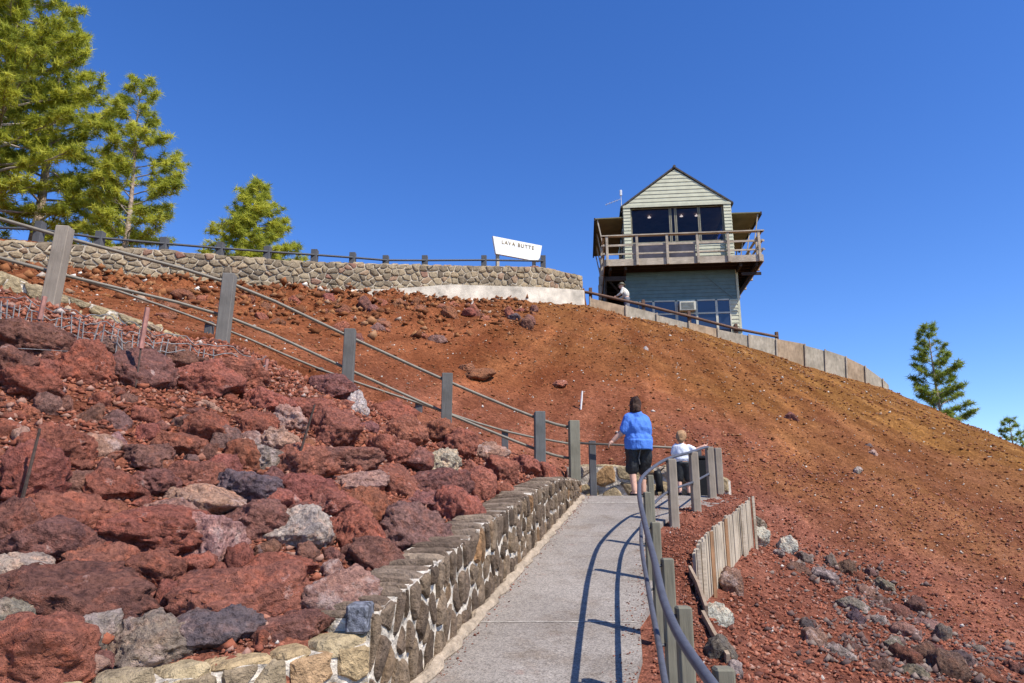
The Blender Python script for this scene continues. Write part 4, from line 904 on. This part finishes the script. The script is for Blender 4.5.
# ------------------------------------------------------------------ slat fence + edging + wires
ft=[at(692,553,7.5),at(703,537,8.2),at(722,520,9.3),at(740,507,10.3),at(749,498,11.2)]
tt=smooth_pts(ft,9); bbm=smooth_pts(FB,9)
root=tag(empty('slat_fence',FB[0]),'curved low fence of grey weathered upright slats holding the shoulder right of the path','fence'); inv=-FB[0]
L=[0]
for i in range(len(tt)-1): L.append(L[-1]+(tt[i+1]-tt[i]).xy.length)
def ff(t,src): return Vector([np.interp(t,L,[p[k] for p in src]) for k in range(3)])
t=0;i=0
mb=MB()
while t<L[-1]-.05:
    w=.10; a,b_=ff(t+.006,tt),ff(t+w-.006,tt); c,d_=ff(t+.006,bbm),ff(t+w-.006,bbm)
    c.x=a.x;c.y=a.y;d_.x=b_.x;d_.y=b_.y
    dz=random.uniform(-.025,.03); e=Vector((.02,-.012,0))+Vector((random.uniform(-.006,.006),0,0))
    vs=[c-Vector((0,0,.35)),d_-Vector((0,0,.35)),b_+Vector((0,0,dz)),a+Vector((0,0,dz))]; vs=[v+inv for v in vs]; vs=vs+[v+e for v in vs]
    mb.add(vs,[(0,3,2,1),(4,5,6,7),(0,1,5,4),(1,2,6,5),(2,3,7,6),(3,0,4,7)]); t+=w;i+=1
mb.build('slats',SLAT,root)
for t in (.02,.35,.95,1.9,2.9,L[-1]-.04):
    a=ff(t,tt); z0_=ff(t,bbm).z; mb=MB(); mb.beam(Vector((a.x+.05,a.y-.04,z0_-.4))+inv,Vector((a.x+.05,a.y-.04,a.z+.03))+inv,.035,.035,(0,1,0)); mb.build('stake',wood('rusty_stake',(.42,.24,.13),.3,(9,9,1)) if t>.4 and t<2.5 else RAILW,root)
mb=MB(); e=[at(691,594,7.2),at(700,612,6.6),at(708,635,5.95)]
for q in e: q.z=float(pathz(q.y))-.10
mb.beam(e[0],e[1],.025,.20); mb.beam(e[1],e[2],.025,.20); 
e=[at(704,636,5.9),at(716,655,5.4),at(729,674,5.0)]
for q in e: q.z=float(pathz(q.y))-.12
mb.beam(e[0],e[1],.025,.20); mb.beam(e[1],e[2],.025,.20)
tag(mb.build('edging_board',wood('edging_timber',(.36,.27,.19),.25,(2,9,9))),'narrow curved timber edging boards on the gravel below the near end of the slat fence','edging')
# wire mesh fence
cb=[(-60,318,8.0),(0,332,8.25),(50,346,8.4),(100,352,8.6),(140,364,8.75),(200,376,9.0),(262,390,9.3)]
base_=[];
for px,py,_ in cb: base_.append(hit(px,py))
root=tag(empty('wire_mesh_fence',base_[1]),'sagging grey wire mesh fence on pink tipped stakes above the upper boulders','fence'); inv=-base_[1]
bl=smooth_pts(base_,10); mb=MB()
for k in range(5):
    mb.tube([p+inv+Vector((.02*math.sin(i*.9+k),-.03*math.sin(i*.5+k*2),.02+k*.085+.03*math.sin(i*.8+k*.7)+.015*math.sin(i*1.9))) for i,p in enumerate(bl)],.005,4,False)
for i in range(0,len(bl)-1):
    if i%2==0 or random.random()<.3:
        p=bl[i]; mb.tube([p+inv,p+inv+Vector((random.uniform(-.04,.04),random.uniform(-.04,.04),random.uniform(.25,.36)))],.006,4,False)
mb.build('wire_mesh',WIRE,root)
mb=MB()
lo=[hit(px,py) for px,py in [(0,362),(70,366),(140,390),(200,392)]]
mb.tube([p+inv+Vector((0,-.02,.12)) for p in lo],.003,4,False); mb.build('loose_wire',WIRE,root)
for px,py,h in [(39,345,.46),(138,393,.78),(265,389,.33)]:
    q=hit(px,py); a=q+Vector((0,-.05,0)); mb=MB(); mb.tube([a+inv-Vector((0,0,.1)),a+inv+Vector((0,0,h*.55))],.009,6); st_=mb.build('stake',REBAR,root)
    mb=MB(); mb.tube([a+inv+Vector((0,0,h*.5)),a+inv+Vector((.015,0,h))],.022,6); mb.build('stake_tip',STAKE,st_)
for px,py,dx,h,l in [(36,508,.08,.32,'rusty rod leaning out of the boulders near the left picture edge'),(298,470,.16,.42,'thin rusty rod slanting across the red boulders right of the disc shaped rock')]:
    q=hit(px,py); mb=MB(); mb.tube([q+Vector((0,-.15,-.1)),q+Vector((dx,-.2,h+.1))],[.012,.008],6); tag(mb.build('metal_rod',REBAR),l,'rod')
q=hit(580,408); mb=MB(); mb.tube([q-Vector((0,0,.2)),q+Vector((.06,0,.38))],.022,6); tag(mb.build('marker_stake',WHITE),'thin white marker stake standing in the orange slope above the landing','stake')
# black bin and wheeled bag near the landing
bx_=at(703,497,12.35); root=tag(empty('litter_bin',(bx_.x,bx_.y,CAMZ+.392)),'tall black bin standing behind the end of the curved handrail','bin')
mb=MB(); mb.box(-.10,.10,-.1,.1,0,.62,.02); mb.build('body',BIN,root); mb=MB(); mb.box(-.115,.115,-.115,.115,.62,.68,.015); mb.build('lid',BIN,root)
bx_=at(660,497,12.5); root=tag(empty('wheeled_bag',(bx_.x,bx_.y,CAMZ+.392)),'small black wheeled bag standing between the woman and the child','bag')
mb=MB(); mb.tube([(0,0,.09),(.0,0,.22),(-.02,0,.38),(-.03,0,.45)],[.075,.06,.08,.05],8); mb.build('body',BIN,root,True)
mb=MB(); mb.tube([(-.02,.03,.4),(.10,.03,.5)],.012,6); mb.build('handle',BIN,root)
for x in (-.06,.06):
    mb=MB(); mb.tube([(x-.02,0,.06),(x+.02,0,.06)],.06,14); mb.build('wheel',BIN,root)
# ------------------------------------------------------------------ people
def remesh(mb,name,mat,parent,vox=.012,sm=4,noise_a=0):
    me=mb.mesh(name); o=bpy.data.objects.new('tmp',me); COL.objects.link(o)
    r_=o.modifiers.new('r','REMESH'); r_.mode='VOXEL'; r_.voxel_size=vox; s_=o.modifiers.new('s','SMOOTH'); s_.factor=.5; s_.iterations=sm
    dg=bpy.context.evaluated_depsgraph_get(); m2=bpy.data.meshes.new_from_object(o.evaluated_get(dg)); bpy.data.objects.remove(o)
    if noise_a:
        co=np.empty(len(m2.vertices)*3); m2.vertices.foreach_get('co',co); co=co.reshape(-1,3)
        nz=fbm(co[:,0]*9,co[:,1]*9,co[:,2]*5,3); nn=np.empty(len(m2.vertices)*3); m2.vertices.foreach_get('normal',nn); co+=nn.reshape(-1,3)*(nz*noise_a)[:,None]; m2.vertices.foreach_set('co',co.ravel()); m2.update()
    m2.materials.clear(); return ob(name,m2,mat,parent,True)
def limb(mb,pts,rs,flat=1.0):
    pts=[Vector(p) for p in pts]; P2=[];R2=[]
    for i in range(len(pts)-1):
        for k in range(5):
            t=k/5; P2.append(pts[i].lerp(pts[i+1],t)); R2.append(rs[i]+(rs[i+1]-rs[i])*t)
    P2.append(pts[-1]);R2.append(rs[-1]); mb.tube(P2,R2,14)
    for p,r_ in zip(pts,rs): mb.ell(p,r_*.99,sub=2)
def hand(mb,wr,d,side,s=1.0):
    """palm and five fingers; d direction of fingers, side = thumb direction"""
    wr=Vector(wr);d=Vector(d).normalized();side=Vector(side).normalized();n_=d.cross(side)
    mb.ell(wr+d*.045*s,(.038*s,.038*s,.026*s),sub=2)
    mb.tube([wr,wr+d*.08*s],[.026*s,.034*s],8)
    for k in range(4):
        o_=(k-1.5)*.019*s; l=(.062,.075,.07,.055)[k]*s; b_=wr+d*.07*s+side*o_; k1=b_+d*l*.5+n_*.004*s; k2=b_+d*l+n_*.022*s
        mb.tube([b_,k1,k2],[.0095*s,.009*s,.0075*s],6)
    b_=wr+d*.02*s+side*.03*s; mb.tube([b_,b_+side*.03*s+d*.03*s,b_+side*.035*s+d*.06*s],[.012*s,.011*s,.009*s],6)
def head(mb,c,s,yaw=0):
    """face looks to local +Y turned by yaw; c centre of the skull"""
    c=Vector(c); Rz=Matrix.Rotation(yaw,3,'Z'); q=lambda x,y,z:c+Rz@Vector((x,y,z))*s
    mb.ell(c,(.075*s,.095*s,.115*s),sub=3); mb.ell(q(0,.03,-.06),(.055*s,.06*s,.06*s))
    mb.ell(q(0,.10,-.02),(.012*s,.02*s,.024*s)); mb.ell(q(0,.085,-.065),(.024*s,.012*s,.008*s))
    for k in (-1,1): mb.ell(q(k*.078,-.005,-.015),(.010*s,.018*s,.03*s)); mb.ell(q(k*.03,.085,.012),(.016*s,.010*s,.009*s))
def eyes(c,s,yaw,parent):
    Rz=Matrix.Rotation(yaw,3,'Z'); mb=MB()
    for k in (-1,1): mb.ell(Vector(c)+Rz@Vector((k*.03,.094,.008))*s,.008*s,sub=2)
    mb.build('eyes',SHOE,parent,True)
# woman in blue, seen from behind, left arm reaching out to the left
wp=at(640,497,12.2); W_=tag(empty('person',(wp.x,wp.y,CAMZ+.392),R(14)),'brown haired adult in bright blue t-shirt and black shorts walking away','person')
b=MB()
limb(b,[(-.09,0,.84),(-.11,.03,.46),(-.11,-.05,.09)],[.10,.062,.045]); limb(b,[(.10,0,.84),(.12,.12,.47),(.12,.12,.09)],[.10,.062,.045])
for x,y in ((-.11,-.05),(.12,.12)): b.ell((x,y+.06,.045),(.045,.12,.04))
b.ell((0,0,.92),(.18,.15,.14)); b.ell((0,0,1.12),(.17,.14,.22)); b.ell((0,0,1.29),(.16,.11,.12)); limb(b,[(0,0,1.34),(-.01,.02,1.45)],[.06,.055])
head(b,(-.02,.035,1.53),1.06,.3)
limb(b,[(-.155,0,1.30),(-.225,.02,1.10),(-.395,.10,.93)],[.06,.056,.036]); hand(b,(-.395,.10,.93),(-.6,.2,-.65),(.3,.8,-.2),1.1)
limb(b,[(.155,0,1.31),(.20,.06,1.05),(.14,.26,.95)],[.058,.045,.030]); hand(b,(.14,.26,.95),(-.2,.9,-.1),(-.8,-.2,.2))
remesh(b,'body',SKIN,W_,.0085,3); eyes((-.02,.035,1.53),1.06,.3,W_)
c=MB(); c.ell((.01,-.01,1.12),(.235,.19,.26)); c.ell((.01,-.01,.95),(.245,.20,.16)); c.ell((0,0,1.27),(.185,.13,.12)); c.tube([(.01,-.01,.76),(.01,-.01,.92)],[.235,.24],24); limb(c,[(0,.0,1.32),(-.005,.01,1.40)],[.125,.08]); c.ell((-.11,0,1.32),(.10,.085,.075)); c.ell((.11,0,1.32),(.10,.085,.075))
limb(c,[(-.145,0,1.30),(-.22,.015,1.11)],[.09,.085]); limb(c,[(.135,0,1.30),(.195,.03,1.06)],[.085,.08])
remesh(c,'tshirt',BLUE,W_,.012,3,.020)
c=MB(); c.ell((0,0,.80),(.225,.175,.12)); limb(c,[(-.10,0,.78),(-.12,.02,.46)],[.13,.115]); limb(c,[(.11,0,.78),(.13,.09,.46)],[.13,.115])
remesh(c,'shorts',BLACKC,W_,.012,3,.02)
mb=MB(); mb.tube([(-.03,-.172,.76),(-.05,-.128,.62),(-.03,-.115,.52)],.010,6); mb.build('piping',STRIPE,W_)
h=MB(); h.ell((-.02,.005,1.55),(.098,.108,.125),sub=3); h.ell((-.035,-.05,1.47),(.085,.065,.11)); h.ell((-.05,-.05,1.42),(.05,.04,.06)); h.ell((-.09,.0,1.47),(.03,.05,.07))
remesh(h,'hair',HAIRB,W_,.01,1,.028)
for x,y in ((-.11,-.05),(.12,.12)):
    mb=MB(); mb.ell((x,y+.06,.03),(.05,.135,.03)); mb.tube([(x-.045,y+.09,.05),(x,y+.09,.092),(x+.045,y+.09,.05)],.014,6); mb.build('sandal',SHOE,W_,True)
# child
cpz=at(685,497,12.0); K_=tag(empty('person',(cpz.x,cpz.y,CAMZ+.392),R(-8)),'small blond child in white t-shirt and dark shorts holding the handrail with the right arm','person')
b=MB(); s=.63
limb(b,[(-.06,0,.50),(-.075,.02,.27),(-.075,-.03,.06)],[.06,.042,.03]); limb(b,[(.06,0,.50),(.075,.06,.28),(.075,.03,.06)],[.06,.042,.03])
for x,y in ((-.075,-.03),(.075,.03)): b.ell((x,y+.04,.03),(.03,.075,.028))
b.ell((0,0,.56),(.11,.09,.09)); b.ell((0,0,.70),(.11,.08,.13)); b.ell((0,0,.80),(.11,.07,.06)); limb(b,[(0,0,.82),(0,.01,.88)],[.038,.036])
head(b,(-.01,.02,.955),.88,.2)
limb(b,[(.11,0,.80),(.20,.0,.745),(.33,-.02,.80)],[.038,.030,.022]); hand(b,(.33,-.02,.80),(.9,.1,.25),(0,.5,.6),.62)
limb(b,[(-.11,0,.80),(-.14,.05,.66),(-.10,.15,.60)],[.038,.030,.022]); hand(b,(-.10,.15,.60),(.1,.9,-.1),(.8,0,.2),.62)
remesh(b,'body',SKIN,K_,.007,3); eyes((-.01,.02,.955),.88,.2,K_)
c=MB(); c.ell((0,0,.70),(.135,.105,.17)); c.ell((0,0,.80),(.125,.08,.06)); c.ell((0,0,.60),(.145,.11,.08)); limb(c,[(.10,0,.80),(.175,0,.75)],[.055,.052]); limb(c,[(-.10,0,.80),(-.14,.03,.70)],[.055,.052])
remesh(c,'tshirt',TEE,K_,.01,3,.010)
c=MB(); c.ell((0,0,.53),(.13,.10,.07)); limb(c,[(-.06,0,.50),(-.075,.015,.28)],[.078,.066]); limb(c,[(.06,0,.50),(.078,.05,.28)],[.078,.066])
remesh(c,'shorts',BLACKC,K_,.01,3,.008)
h=MB(); h.ell((-.01,.0,.975),(.085,.09,.10),sub=3); h.ell((-.015,-.035,.925),(.065,.05,.06)); remesh(h,'hair',HAIRL,K_,.008,1,.016)
for x,y in ((-.075,-.03),(.075,.03)):
    mb=MB(); mb.ell((x,y+.04,.035),(.038,.088,.036)); mb.build('shoe',SHOE,K_,True)
# visitor at the tower leaning on the rim rail
vp=at(627,300,29.3); gz=at(625,282,29.3).z-1.66
V1=tag(empty('person',(vp.x,vp.y,gz),R(70)),'visitor in cream shirt and khaki sun hat leaning on the timber rail by the tower','person')
b=MB(); limb(b,[(-.1,0,.86),(-.12,.02,.46),(-.12,-.04,.08)],[.09,.06,.04]); limb(b,[(.1,0,.86),(.12,.02,.46),(.12,-.04,.08)],[.09,.06,.04])
for x in (-.12,.12): b.ell((x,.03,.04),(.045,.12,.04))
b.ell((0,0,.92),(.17,.12,.12)); b.ell((0,.06,1.14),(.17,.12,.2)); b.ell((0,.12,1.30),(.18,.1,.1)); limb(b,[(0,.14,1.35),(0,.19,1.44)],[.055,.052]); head(b,(0,.22,1.50),1,0)
for k in (-1,1):
    limb(b,[(k*.18,.13,1.32),(k*.27,.2,1.08),(k*.2,.42,1.0)],[.055,.042,.03]); hand(b,(k*.2,.42,1.0),(0,.9,-.1),(-k*.8,0,.2))
remesh(b,'body',SKIN,V1,.011,3); eyes((0,.22,1.5),1,0,V1)
c=MB(); c.ell((0,.04,1.12),(.2,.15,.22)); c.ell((0,.11,1.3),(.2,.115,.1)); 
for k in (-1,1): limb(c,[(k*.17,.12,1.32),(k*.26,.19,1.1),(k*.22,.36,1.02)],[.078,.06,.045])
remesh(c,'shirt',CREAMC,V1,.014,3,.01)
c=MB(); c.ell((0,0,.9),(.185,.14,.11))
for k in (-1,1): limb(c,[(k*.1,0,.86),(k*.12,.02,.46),(k*.12,-.04,.1)],[.11,.08,.065])
remesh(c,'trousers',TROU,V1,.014,3,.008)
mb=MB(); mb.tube([(0,.2,1.55),(0,.2,1.562)],[.17,.165],20); mb.tube([(0,.2,1.56),(0,.2,1.64),(0,.2,1.665)],[.1,.09,.05],16); mb.build('sun_hat',HAT,V1,True)
for x in (-.12,.12):
    mb=MB(); mb.ell((x,.03,.05),(.055,.14,.05)); mb.build('shoe',SHOE,V1,True)
# ------------------------------------------------------------------ pines
def tuft(seed,nn,L,wd):
    r=np.random.default_rng(seed); V=[];Fc=[]
    d=r.normal(size=(nn,3)); d[:,2]=d[:,2]*.8+.25; d/=np.linalg.norm(d,axis=1)[:,None]
    sd=np.cross(d,r.normal(size=(nn,3))); sd/=np.linalg.norm(sd,axis=1)[:,None]
    l=L*r.uniform(.6,1.1,(nn,1)); o=r.normal(0,L*.12,(nn,3))
    return np.stack([o+sd*wd,o-sd*wd,o+d*l+np.array([0,0,-.15])*l*l],1)
def pine(name,label,x,y,z0,H,Rm,seed,crown0=.25,nb=70,mat=NEED,tl=.34,group=None,tn=38,shape='round',wd=.016,trunk_r=None,sparse=1.0):
    r=random.Random(seed); rg=np.random.default_rng(seed)
    root=tag(empty(name,(x,y,z0)),label,'tree',group)
    tr=trunk_r or H*.017+.03
    lean=(r.uniform(-.02,.02),r.uniform(-.02,.02))
    ax=[Vector((lean[0]*h+.06*math.sin(h*.7+seed),lean[1]*h+.05*math.cos(h*.6+seed),h)) for h in np.linspace(-.8,H*.99,16)]
    mb=MB(); mb.tube(ax,[tr*(1-.93*max(0,(p.z)/H)) for p in ax],9); mb.build('trunk',BARK,root,True)
    lim=MB(); C_=[];
    def axp(h): return Vector((lean[0]*h+.06*math.sin(h*.7+seed),lean[1]*h+.05*math.cos(h*.6+seed),h))
    for i in range(nb):
        t=crown0+(1-crown0)*((i+.5)/nb); h=H*t; az=i*2.4+r.uniform(-.5,.5)
        u=(t-crown0)/(1-crown0)
        prof=(1-u)**.75 if shape=='cone' else (math.sin(math.pi*min(1,.22+.78*u))**.6 if u<.6 else (1-u)**.62*1.3)
        if shape=='round': prof=max(prof,.1)
        Lb=Rm*prof*r.uniform(.65,1.15)+.15
        up=r.uniform(-.05,.35)+u*.4
        p0=axp(h); d=Vector((math.cos(az),math.sin(az),up)).normalized()
        pts=[p0]; 
        for k in range(1,5):
            q=p0+d*Lb*k/4; q.z+=.12*Lb*(k/4)**2; q+=Vector((r.uniform(-.05,.05),r.uniform(-.05,.05),r.uniform(-.05,.05)))*Lb*.5; pts.append(q)
        lim.tube(pts,[max(.008,tr*.28*(1-t*.6))*(1-.2*k) for k in range(5)],5,False)
        ns=max(4,int(Lb*7.5*sparse))
        for j in range(ns):
            f=.28+.72*((j+r.random())/ns); k=min(3,int(f*4)); bpnt=pts[k].lerp(pts[k+1],f*4-k)
            a=r.uniform(-1.2,1.2); side=Vector((math.cos(az+a),math.sin(az+a),r.uniform(.0,.7)))
            l2=r.uniform(.15,.75)*(1.15-f*.45)*min(1,Lb*.45+.25); e=bpnt+side*l2
            lim.tube([bpnt,e],[.014,.007],4,False); C_.append(e)
            if l2>.35: C_.append(bpnt+side*l2*.55)
        C_.append(pts[-1])
    C_.append(axp(H*.99)+Vector((0,0,.02)))
    lim.build('limbs',TWIG,root)
    protos=[tuft(seed*7+k,tn,tl,wd) for k in range(6)]
    V=[];Rn=[]
    for c_ in C_:
        p=protos[r.randrange(6)]; a=r.random()*6.28; ca,sa=math.cos(a),math.sin(a); s_=r.uniform(.75,1.2)
        q=np.stack([p[...,0]*ca-p[...,1]*sa,p[...,0]*sa+p[...,1]*ca,p[...,2]],-1)*s_+np.array(c_)
        V.append(q.reshape(-1,3)); v=r.random(); Rn.append(np.clip(v*.7+.3*np.repeat(rg.random(len(p)),3),0,1))
    V=np.concatenate(V); n_=len(V)//3
    ob('crown',npmesh('crown',V,np.arange(n_*3).reshape(-1,3),np.concatenate(Rn)),mat,root)
    return root
def pine_at(px,ytop,Y,name,label,Rpx,seed,**k):
    t=at(px,ytop,Y); z0=g1(t.x,t.y); H=t.z-z0
    return pine(name,label,t.x,t.y,z0,H,Rpx*Y/F,seed,**k)
G_='tall pines standing behind the summit wall'
pine_at(-42,-70,25,'pine_tree','tall pine at the left picture edge, its trunk just outside the frame',115,1,crown0=.28,nb=80,group=G_)
pine_at(22,-45,26,'pine_tree','tallest pine behind the wall with thick pale trunk, second from left',104,2,crown0=.28,nb=88,group=G_,trunk_r=.3)
pine_at(72,20,29,'pine_tree','full pine filling the middle of the left group, behind the first rail post',66,3,crown0=.14,nb=76,group=G_)
pine_at(148,85,28,'pine_tree','open crowned pine with bare lower limbs, right end of the tall group',46,4,crown0=.12,nb=64,group=G_,sparse=1.1,shape='round',mat=NEED,trunk_r=.17)
pine_at(118,165,30,'pine_tree','shorter leafy pine between the full pine and the open crowned pine',38,5,crown0=.1,nb=34,group=G_)
pine_at(258,184,32,'pine_tree','rounded young pine standing alone behind the summit wall left of the sign',62,6,crown0=.03,nb=110,shape='cone',tl=.34)
pine_at(930,326,40,'pine_tree','slender pine with gappy crown rooted on the right skyline',23,8,crown0=.10,nb=56,sparse=1.25,mat=NEEDD,shape='round',trunk_r=.13,tl=.30,tn=34)
pine_at(1008,420,46,'pine_tree','small dark pine at the right picture edge below the skyline',30,9,crown0=.1,nb=46,mat=NEEDD,shape='cone',tl=.3)
pine_at(1030,428,47,'pine_tree','pine cut by the right picture edge beside the small dark pine',30,10,crown0=.1,nb=46,mat=NEEDD,shape='cone',tl=.3)
# ------------------------------------------------------------------ light, sky, camera
sd=Vector((.62,-.50,1)).normalized(); el=math.asin(sd.z); az=math.atan2(sd.x,sd.y)
w=bpy.data.worlds.new('World'); S.world=w; w.use_nodes=True; nt=w.node_tree
bg=nt.nodes['Background']; sky=nt.nodes.new('ShaderNodeTexSky'); sky.sky_type='NISHITA'; sky.sun_disc=False; sky.sun_elevation=el; sky.sun_rotation=az
sky.altitude=1500; sky.air_density=1.0; sky.dust_density=.25; sky.ozone_density=3.0
hs=nt.nodes.new('ShaderNodeHueSaturation'); hs.inputs['Saturation'].default_value=1.27; hs.inputs['Hue'].default_value=.5135; hs.inputs['Value'].default_value=1.0
nt.links.new(sky.outputs[0],hs.inputs['Color']); nt.links.new(hs.outputs[0],bg.inputs[0]); bg.inputs[1].default_value=.147
L_=bpy.data.lights.new('sun','SUN'); L_.energy=4.2; L_.angle=R(.5); L_.color=(1,.95,.86)
lo=bpy.data.objects.new('sun',L_); COL.objects.link(lo); lo.rotation_euler=sd.to_track_quat('Z','Y').to_euler()
cam=bpy.data.cameras.new('camera'); cam.sensor_width=36; cam.lens=F/1024*36; cam.clip_end=9000; cam.clip_start=.05
co=bpy.data.objects.new('camera',cam); COL.objects.link(co); co.location=(0,0,CAMZ); co.rotation_euler=(R(90)+PITCH,0,0); S.camera=co
S.view_settings.view_transform='Standard'; S.view_settings.look='None'; S.view_settings.exposure=.6; S.view_settings.gamma=1
S.render.engine='CYCLES'
